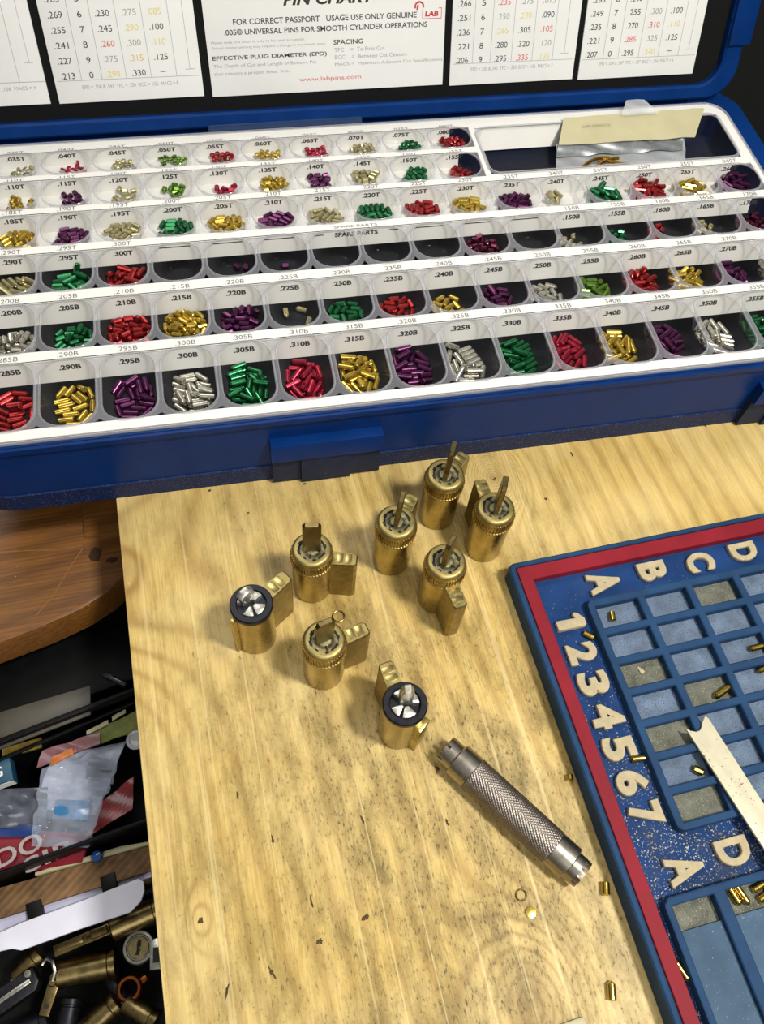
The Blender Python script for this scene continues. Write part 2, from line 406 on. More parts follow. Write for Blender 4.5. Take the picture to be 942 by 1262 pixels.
# ------------------------------------------------------------------ the case
CA = -0.04336
def cw(u, v, z=0): return (u*math.cos(CA) - v*math.sin(CA), u*math.sin(CA) + v*math.cos(CA), z)
CO = cw(100, 320)
TRC = Matrix.Translation((-100, -320, 0))
case = thing('pin_kit_case', 'open navy blue plastic pin kit case standing across the back of the bench', 'case', CO, CA)
def cbuild(mb, name, mats, **k): return mb.xf(TRC).build(name, mats, case, **k)
b = MB()
out = rrect(-128, 321, 225, 438, 24, 8); inn = rrect(-116.5, 309.6, 226.6, 421.5, 13, 8)
b.ring(out, inn, 1.5, 47.6, ch=.5)
b.prism(rrect(-127, 320, 225.5, 437, 23, 8), .6, 4)
cbuild(b, 'base_shell', M['navy'])
b = MB(); b.prism(rrect(-115, 308.5, 227.5, 420.5, 12, 8), 4.2, 12); cbuild(b, 'base_lining', M['liner'])
b = MB(); b.ring(rrect(-128.6, 321.6, 224.3, 438.6, 24.4, 8), rrect(-127.5, 320.5, 225.4, 437.5, 24, 8), 0, 11.5, ch=.4); cbuild(b, 'textured_band', M['navy_tex'])
b = MB(); b.ring(rrect(-129, 322, 223.7, 439, 24.6, 8), rrect(-127.6, 320.6, 225.3, 437.6, 24, 8), 43.2, 47.0, ch=.6); cbuild(b, 'rim', M['navy'])
for x0, x1 in ((12.4, 64.6), (255.5, 307)):
    b = MB(); w = x1-x0
    b.box(x0, x1, 219.4, 225.2, 20.6, 32.6, .7)
    b.box(x0+.3, x0+13.6, 221.6, 225.2, 1.2, 20.8, .4, 1)
    b.box(x1-14.5, x1-.3, 221.2, 225.2, 1.2, 24.0, .4, 1)
    b.box(x0+13.8, x1-14.7, 220.2, 225.2, .6, 20.8, .5, 2)
    cbuild(b, 'latch', [M['navy'], M['navy_grey'], M['navy_grey']])
for x0, x1 in ((4.5, 89.5),):
    b = MB(); b.box(x0, x1, 420.8, 434.5, 46, 53.2, 1.0); b.box(x0+3, x1-3, 434, 439, 44, 56, 1.2); cbuild(b, 'hinge_block', pm('hinge_plastic', '#1d355f', .4, 0, .1, .1))
b = MB()
for x0, x1 in ((-112, 4), (90, 288)):
    b.tube([(x0, 428.5, 50.4), (x1, 428.5, 50.4)], 3.4, 14)
cbuild(b, 'hinge_barrel', M['navy'])
b = MB(); b.box(288.5, 306, 424, 437, 45, 56, 1.5); cbuild(b, 'hinge_lug', M['navy'])

# lid: leans back about twenty degrees from upright
LT = math.radians(19.5)
LM = Matrix(((1, 0, 0, 0), (0, -math.cos(LT), -math.sin(LT)*-1, 426), (0, math.sin(LT), math.cos(LT), 52), (0, 0, 0, 1)))
# local lid axes: x = along, y = out of the panel towards the tray, z = up the panel
LM = Matrix.Translation((0, 426, 52)) @ Matrix(((1, 0, 0, 0), (0, -math.cos(LT), math.sin(LT), 0), (0, math.sin(LT), math.cos(LT), 0), (0, 0, 0, 1)))
def lid(mb): return mb.xf(LM)
def upright(mb):      # outlines drawn in (x, up) and grown along the lid's outward axis
    return mb.xf(Matrix(((1, 0, 0, 0), (0, 0, 1, 0), (0, 1, 0, 0), (0, 0, 0, 1))))
o_ = rrect(-128, 315, -2, 205, 17, 8); i_ = rrect(-117, 304, 5.5, 196, 13, 8)
b = MB(); b.ring(o_, i_, -14, 4.5, ch=1.2); b.prism(rrect(-127, 314, -1, 204, 17, 8), -15, -12, .5); cbuild(lid(upright(b)), 'lid_frame', M['navy'])
b = MB(); b.prism(rrect(-117.5, 304.5, 5, 196.5, 13, 8), -12, -.5); cbuild(lid(upright(b)), 'lid_panel', M['foam'])
b = MB(); b.box(304.5, 318, 26, 120, -10, 6.2, .8); cbuild(lid(upright(b)), 'lid_side_rib', M['navy'])

# charts on the lid: value rows read off the photograph, [u, l] in lid millimetres
cols2 = (-63.0, -51.3, -40.4, -27.4, -15.0); rows2 = (60.6, 53.8, 47.0, 40.2, 33.2, 26.2)
tab2 = [('.283', '5', None, None, None), ('.269', '6', '.230', '.275', '.085'), ('.255', '7', '.245', '.290', '.100'), ('.241', '8', '.260', '.300', '.110'), ('.227', '9', '.275', '.315', '.125'), ('.213', '0', '.290', '.330', '-')]
ink2 = ['bb...', 'bbbgy', 'bbbyb', 'bbrgy', 'bbgob', 'bbybb']
cols4 = (147.0, 157.6, 169.1, 181.8, 194.6); rows4 = (51.8, 45.0, 38.1, 31.2, 24.4)
tab4 = [('.266', '5', '.235', '.275', '.075'), ('.251', '6', '.250', '.290', '.090'), ('.236', '7', '.265', '.305', '.105'), ('.221', '8', '.280', '.320', '.120'), ('.206', '9', '.295', '.335', '.135')]
ink4 = ['bbrgg', 'bbgyn', 'bbybr', 'bbbbg', 'bbnry']
cols5 = (223.2, 234.3, 245.2, 258.2, 270.6); rows5 = (51.0, 44.4, 37.8, 31.0, 24.0)
tab5 = [('.263', '6', '.240', None, None), ('.249', '7', '.255', '.300', '.100'), ('.235', '8', '.270', '.310', '.110'), ('.221', '9', '.285', '.325', '.125'), ('.207', '0', '.295', '.340', '-')]
ink5 = ['bbb..', 'bbbgb', 'bbbry', 'bbrgb', 'bbbyb']
inkn = dict(b='black', g='grey', y='yellow', r='redpale', o='orange', n='blue')
lines3 = [('PIN CHART', 50.1, 56.6, 48, 5.4, .03, .25, 'black'), ('FOR CORRECT PASSPORT   USAGE USE ONLY GENUINE', 23.7, 47.5, 97, 2.7, .012, 0, 'black'), ('TM', 80.2, 48.6, 2.2, .9, 0, 0, 'black'),
          ('.005© UNIVERSAL PINS FOR SMOOTH CYLINDER OPERATIONS', 18.6, 42.9, 108, 2.7, .012, 0, 'black'),
          ('Please note this chart is only to be used as a guide.', 11.4, 38.2, 49, 1.5, 0, 0, 'grey'), ('Actual master pinning may require a change in increment sizes.', 11.4, 35.7, 60, 1.5, 0, 0, 'grey'),
          ('EFFECTIVE PLUG DIAMETER (EPD)', 11.2, 30.8, 60.5, 2.5, .015, 0, 'black'), ('The Depth of Cut and Length of Bottom Pin', 11.2, 27.1, 54.5, 2.0, 0, 0, 'grey'), ('that creates a proper shear line.', 11.1, 23.4, 40, 2.0, 0, 0, 'grey'),
          ('SPACING', 75.5, 36.2, 16, 2.3, .012, 0, 'black'), ('TFC    =  To First Cut', 75.8, 32.5, 27.6, 1.9, 0, 0, 'grey'), ('BCC    =  Between Cut Centers', 76.0, 29.0, 39.6, 1.9, 0, 0, 'grey'),
          ('MACS =  Maximum Adjacent Cut Specifications', 76.0, 25.3, 59.8, 1.9, 0, 0, 'grey'), ('www.labpins.com', 56.2, 18.7, 34, 2.6, 0, 0, 'redpale'), ('LAB', 125.2, 47.7, 7.4, 2.6, .05, .1, 'red')]
foots = [('.156  MACS = 4', -96.5, 21.6, 16.5), ('EPD = .500 & .543  TFC = .250  BCC = .156  MACS = 8', -57, 20.6, 49), ('EPD = .500 & .543  TFC = .250  BCC = .156  MACS = 7', 152.5, 19.6, 48), ('EPD = .504 & .547  TFC = .187  BCC = .156  MACS = 6', 228.5, 19.0, 46)]
ROWS = [(395.0, 412.5, 8.2, 6.2), (370.0, 390.4, 9.2, 7.0), (342.4, 365.0, 9.8, 8.6), (311.2, 336.7, 9.5, 11.5), (275.0, 304.4, 9.0, 14), (232.2, 268.8, 9.0, 14)]
PITCH, U0, ZT = 25.93, -71.0, 49.0
CELLS = [
 [(i-1, f'.{35+5*i:03d}T', c, n) for i, (c, n) in enumerate(zip('ckcLrgkcGr', (9, 9, 11, 13, 14, 12, 12, 14, 12, 18)))],
 [(i-1, f'.{110+5*i}T', c, n) for i, (c, n) in enumerate(zip('gpcLkgpcGr', (10, 11, 11, 9, 7, 14, 11, 14, 13, 8)))],
 [(i-1, f'.{185+5*i}T', c, n) for i, (c, n) in enumerate(zip('gpcGgpcGrgpcGrgp', (15, 14, 14, 14, 15, 13, 11, 14, 13, 12, 15, 5, 18, 24, 20, 22)))],
 [(-1, '.290T', 'c', 13), (0, '.295T', 'G', 15), (1, '.300T', 'r', 14), (2, '', '', 0), (3, '', 'p', 2), (4, '', 'p', 1), (5, '', '', 0), (6, '', '', 0), (7, '', '', 0), (8, '', 'm', 30), (9, '', '', 0),
  (10, '.150B', 'c', 9), (11, '.155B', 'G', 8), (12, '.160B', 'r', 7), (13, '.165B', 'c', 8), (14, '.170B', 'm', 26)],
 [(i-1, f'.{200+5*i}B', c, n) for i, (c, n) in enumerate(zip('sGrgpcGrgpsLrgps', (26, 18, 34, 48, 28, 3, 15, 14, 10, 14, 14, 18, 26, 24, 20, 18)))],
 [(i-1, f'.{285+5*i}B', c, n) for i, (c, n) in enumerate(zip('rgpsGkgpsGkgpsGr', (16, 16, 20, 23, 25, 23, 23, 21, 17, 17, 16, 18, 18, 18, 17, 10)))]]
BL = 0.035
need = [(t, 0.0, 0.0) for tab in (tab2, tab4, tab5) for r in tab for t in r if t and t != '-'] + [(l[0], l[5], l[6]) for l in lines3] + [(f[0], 0.0, 0.0) for f in foots]
need += [(c[1], BL, 0.0) for r in CELLS for c in r if c[1]] + [(c[1], 0.0, 0.0) for r in CELLS for c in r if c[1]] + [('SPARE PARTS', BL, 0.0), ('SPARE PARTS', 0.0, 0.0), ('LAB SPRINGS', 0.0, 0.0)]
need += [(c, 0.015, 0.0) for c in ('DO', 'SIR', 'G')]
prepare(need)

inkmats = [M['ink_'+k] for k in ('black', 'grey', 'yellow', 'red', 'orange', 'redpale', 'blue')]; inkix = {k: i for i, k in enumerate(('black', 'grey', 'yellow', 'red', 'orange', 'redpale', 'blue'))}
flat = lambda x, y: (x, .42, y)
def stroke(mb, x0, y0, x1, y1, w, mat):
    d = Vector((x1-x0, y1-y0)).normalized(); nx, ny = -d.y*w/2, d.x*w/2
    mb.add([flat(x0+nx, y0+ny), flat(x0-nx, y0-ny), flat(x1-nx, y1-ny), flat(x1+nx, y1+ny)], [(0, 1, 2, 3)], mat)
for ci, (x0, x1, y0) in enumerate(((-115.5, -74.6, 13.6), (-70.2, 4.6, 13.3), (9.0, 136.4, 12.6), (140.4, 213.4, 11.8), (216.8, 288.4, 11.2))):
    b = MB(); b.box(x0, x1, y0, 180, -.6, .35, .12); card = cbuild(lid(upright(b)), 'chart_card', M['paperw'])
    b = MB()
    if ci in (1, 3, 4):
        tab, ink, cs, rs, lns, ly, dx = {1: (tab2, ink2, cols2, rows2, (-56.6, -46.3, -34.0, -21.3, -8.3), 23.8, -1), 3: (tab4, ink4, cols4, rows4, (153, 163.3, 175.5, 187.7, 199.8), 22.5, 206.6), 4: (tab5, ink5, cols5, rows5, (230.4, 239.6, 252, 264.1, 276.6), 21.4, 282.6)}[ci]
        for row, ik, ry in zip(tab, ink, rs):
            for tx, k, cx in zip(row, ik, cs):
                if tx == '-': stroke(b, cx-1.4, ry, cx+1.4, ry, .3, 0)
                elif tx: text(b, tx, flat, 7.0 if len(tx) > 1 else 2.1, 2.9, cx, ry, mat=inkix[inkn[k]])
        for lx in lns: stroke(b, lx, ly, lx, 90, .22, 1)
        stroke(b, x0+1.5, ly+.2, x1-1, ly-.2, .22, 1)
        stroke(b, dx, ly+3, dx, 66, .22, 1); stroke(b, dx-2.4, ly+3, dx+2.4, ly+3, .25, 1)
    if ci == 0:
        stroke(b, -114, 24.8, x1+.2, 24.3, .25, 1); stroke(b, -87.2, 24.6, -87.2, 90, .22, 1); stroke(b, -80.3, 33.3, -80.3, 90, .22, 1); stroke(b, -82.6, 33.4, -78.4, 33.2, .25, 1)
    if ci == 2:
        for tx, lx, ly, w, h, bo, sh, k in lines3: text(b, tx, flat, w, h, lx, ly, bo, sh, inkix[k], 'l')
        for a in ((123.9, 45.4, 134.2, 45.4), (134.2, 45.4, 134.2, 50.4), (134.2, 50.2, 132.6, 50.2), (123.9, 45.4, 123.9, 50.0)): stroke(b, *a, .35, 5)
        arc = [(122.0 + 2.3*math.cos(t), 51.3 + 2.0*math.sin(t)) for t in [math.pi*(1.15 - k*.14) for k in range(10)]]
        for p, q in zip(arc, arc[1:]): stroke(b, *p, *q, .9, 3)
        stroke(b, 120.9, 49.6, 121.3, 51.9, 1.0, 3)
    else:
        ft = foots[{0: 0, 1: 1, 3: 2, 4: 3}[ci]]; text(b, ft[0], flat, ft[3], 1.8, ft[1], ft[2], mat=1, align='l')
    cbuild(lid(b), 'printing', inkmats, fix=False, smooth=False).parent = card

# ------------------------------------------------------------------ the tray of pins
tray = thing('pin_tray', 'white and clear sorting tray of labelled compartments set into the navy case', 'tray', CO, CA)
def tbuild(mb, name, mats, **k): return mb.xf(TRC).build(name, mats, tray, **k)
UL, UR = -111.0, 304.4                  # the compartment bands run between these
ENDU = 149.2                            # the two short rows end here
ZF = ZT
card = MB()
def slab(pts, z0=ZF-.6, z1=ZF): card.prism(pts, z0, z1)
# flat white strips between the bands, front to back
TL, TR, TF, TB = -115.2, 308.2, 226.4, 420.2
def strip(u0, u1, v0, v1): slab([(u0, v0), (u1, v0), (u1, v1), (u0, v1)])
strip(TL+4, TR-4, TF, ROWS[5][0])
for hi, lo in ((4, 5), (3, 4), (2, 3)): strip(UL, UR, ROWS[lo][1], ROWS[hi][0])
strip(UL, UR, ROWS[2][1], 370.0)
strip(UL, ENDU, ROWS[1][1], ROWS[0][0])
back = [(UR, 412.5), (UR+1, 412.5)] 
slab([(UL, 412.5), (UR, 412.5), (UR, TB-3), (UR-4, TB-.6), (UR-9, TB), (UL, TB)])
slab([(TL, TF+3), (TL+1, TF+1), (TL+4, TF), (UL, TF), (UL, TB), (TL+8, TB), (TL+2, TB-3), (TL, TB-9)])
slab([(UR, TF), (TR-4, TF), (TR-1, TF+1), (TR, TF+4), (TR, TB-14), (TR-1.5, TB-7), (UR, TB-3)])
C0, C1, CF, CB = 152.5, 301.0, 371.0, 410.0
slab([(ENDU, 370.0), (C0, 370.0), (C0, 412.5), (ENDU, 412.5)])
slab([(C0, CB), (UR, CB), (UR, 412.5), (C0, 412.5)])
slab([(C1, 370.0), (UR, 370.0), (UR, CB), (C1, CB)]); slab([(C0, 370.0), (C1, 370.0), (C1, CF), (C0, CF)])
# front apron of the card
card.box(TL+4, TR-4, TF-.2, TF+.5, ZF-3.2, ZF)
# the labelled slope behind each row of cups
SL = .30
DROP = [6.8, 7.6, 9.2, 8.6, 11.0, 11.0]
for r, (vf, vb, rad, D) in enumerate(ROWS):
    u1 = (ENDU-10.5) if r < 2 else (UR-11.5 if r in (2, 3) else UR)
    d = DROP[r]; t = .5
    pts = [(vb+.35, ZF), (vb+.35+t, ZF), (vb+.35-SL*d+t, ZF-d), (vb+.35-SL*d, ZF-d)]
    card.loft([[(UL, v, z) for v, z in pts], [(u1, v, z) for v, z in pts]])
    if r < 3:
        vv = vb+.35-SL*d
        card.box(UL, u1, vf+1, vv+.4, ZF-d-.4, ZF-d)
# slope at the back of the long compartment
pts = [(CB, ZF), (CB+.5, ZF), (CB-5.5, ZF-10), (CB-6, ZF-10)]
card.loft([[(C0, v, z) for v, z in pts], [(284.0, v, z) for v, z in pts]])
tbuild(card, 'label_card', M['card'])

LAB = [2.3, 2.3, 2.6, 2.9, 3.6, 4.2]; HT = [2.1, 2.2, 2.3, 2.5, 2.5, 2.6]
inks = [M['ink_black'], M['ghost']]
for r, row in enumerate(CELLS):
    vf, vb, rad, D = ROWS[r]
    n = math.hypot(SL, 1)
    def slope(x, y, vb=vb): # y measured down the slope
        return (x, vb + .35 - SL*(-y)/n - .12, ZF + y/n + .04)
    top = lambda x, y: (x, y, ZF+.06)
    for c, lab, col, k in row:
        u = U0 + c*PITCH; b = MB()
        if lab:
            text(b, lab, slope, 9.6, HT[r], u, -LAB[r], BL)
            text(b, lab, top, 9.2, 2.6 if r > 1 else 1.7, u, vb + (3.1 if r > 1 else 1.9), 0.0, 0, 1)  # grey copy paints the label's refracted double image, not a second print
        else:
            a = (u-9.0, u-4.0) if c == 5 else (u+4.0, u+9.0) if c == 6 else (u-8.4, u+6.8)
            b.add([slope(a[0], -1.6), slope(a[0], -2.1), slope(a[1], -2.1), slope(a[1], -1.6)], [(0, 1, 2, 3)])
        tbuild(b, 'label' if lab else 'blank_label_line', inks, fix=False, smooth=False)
    if r == 3:
        um = U0 + 5.5*PITCH; b = MB()
        text(b, 'SPARE PARTS', slope, 22.5, 2.3, um, -2.4, BL)
        text(b, 'SPARE PARTS', top, 22.5, 1.7, um, vb+2.6, 0.0, 0, 1)  # painted refraction image of the heading above
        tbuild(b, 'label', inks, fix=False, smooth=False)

def cup_rings(r, hw=11.6):
    vf, vb, rad, D = ROWS[r]; out = []
    for k, (t, a, fb, cc) in enumerate([(0, 0, 0, 0), (.4, .5, .22, .15), (.7, 1.1, .40, .26), (.86, 1.9, .50, .33), (.96, 3.2, .54, .42), (1.0, 5.0, .56, .55)]):
        bb = cc*D if k < 3 else .26*D + (0, 0, 0, .7, 1.9, 3.6)[k]
        out.append([(x, y, -t*D) for x, y in rrect(-hw+a, hw-a, vf + fb*D + (0, 0, 0, .3, 1.0, 2.4)[k], vb-bb, max(.8, rad-a*.5), 6)])
    return out
def cell_rect(pts, u, x0, x1, y0, y1):
    """walk each rim point outwards to the edge of its cell, so cup rim and cell edge share a count"""
    cx, cy = u, (y0+y1)/2; out = []
    for x, y in pts:
        dx, dy = x-cx, y-cy; s = min(((x1-cx) if dx > 0 else (x0-cx))/dx if abs(dx) > 1e-6 else 9e9, ((y1-cy) if dy > 0 else (y0-cy))/dy if abs(dy) > 1e-6 else 9e9)
        out.append((cx+dx*s, cy+dy*s))
    return out
for r, row in enumerate(CELLS):
    vf, vb, rad, D = ROWS[r]; rings = cup_rings(r); vc = (vf+vb)/2
    cup = MB()
    rr = [[(x, y-vc, z+.25) for x, y, z in ring] for ring in rings]
    cup.loft(rr, 0, False, True)
    o = [(x, y) for x, y, z in rr[0]]
    edge = cell_rect(inset(o, -.3), 0, -PITCH/2, PITCH/2, vf-vc-.2, vb-vc+.2)
    cup.loft([[(x, y, .22) for x, y in inset(o, -.55)], [(x, y, .2) for x, y in edge]], 1, False, False)
    cup.loft([[(x, y, .2) for x, y in inset(o, .15)], [(x, y, .75) for x, y in inset(o, -.05)], [(x, y, .85) for x, y in inset(o, -.4)], [(x, y, .55) for x, y in inset(o, -.8)], [(x, y, .2) for x, y in inset(o, -.95)]], 2, False, False)
    me = cup.mesh('compartment', [M['shell'], M['gap'], M['rim']], fix=False)
    for c, lab, col, k in row:
        o = bpy.data.objects.new('compartment', me); C.objects.link(o); o.parent = tray
        o.location = ((U0 + c*PITCH - 100)*MM, (vc - 320)*MM, ZF*MM)
b = MB()
def tub(t, z): return [(x, y, z) for x, y in rrect(C0+t, C1-t, CF+t, CB-t*1.6, 6-t*.5, 6)]
b.loft([tub(.2, ZF+.2), tub(1.2, ZF-6), tub(2.2, ZF-11), tub(4, ZF-13)], 0, False, True)
tbuild(b, 'long_compartment', M['shell'], fix=False)
b = MB(); o = rrect(C0, C1, CF, CB, 6, 6)
b.loft([[(x, y, ZF+.1) for x, y in inset(o, .6)], [(x, y, ZF+1.0) for x, y in inset(o, .3)], [(x, y, ZF+1.1) for x, y in inset(o, -.5)], [(x, y, ZF+.1) for x, y in inset(o, -1.2)]], 0, False, False)
tbuild(b, 'compartment_rim', M['rim'], fix=False)
b = MB(); oo = rrect(TL-.5, TR+.5, TF-.6, TB+.5, 13, 8); ii = rrect(TL+.8, TR-.8, TF+.5, TB-.8, 12, 8)
b.ring(oo, ii, ZF-2.2, ZF+.9, ch=.4); tbuild(b, 'tray_edge', M['rim'])

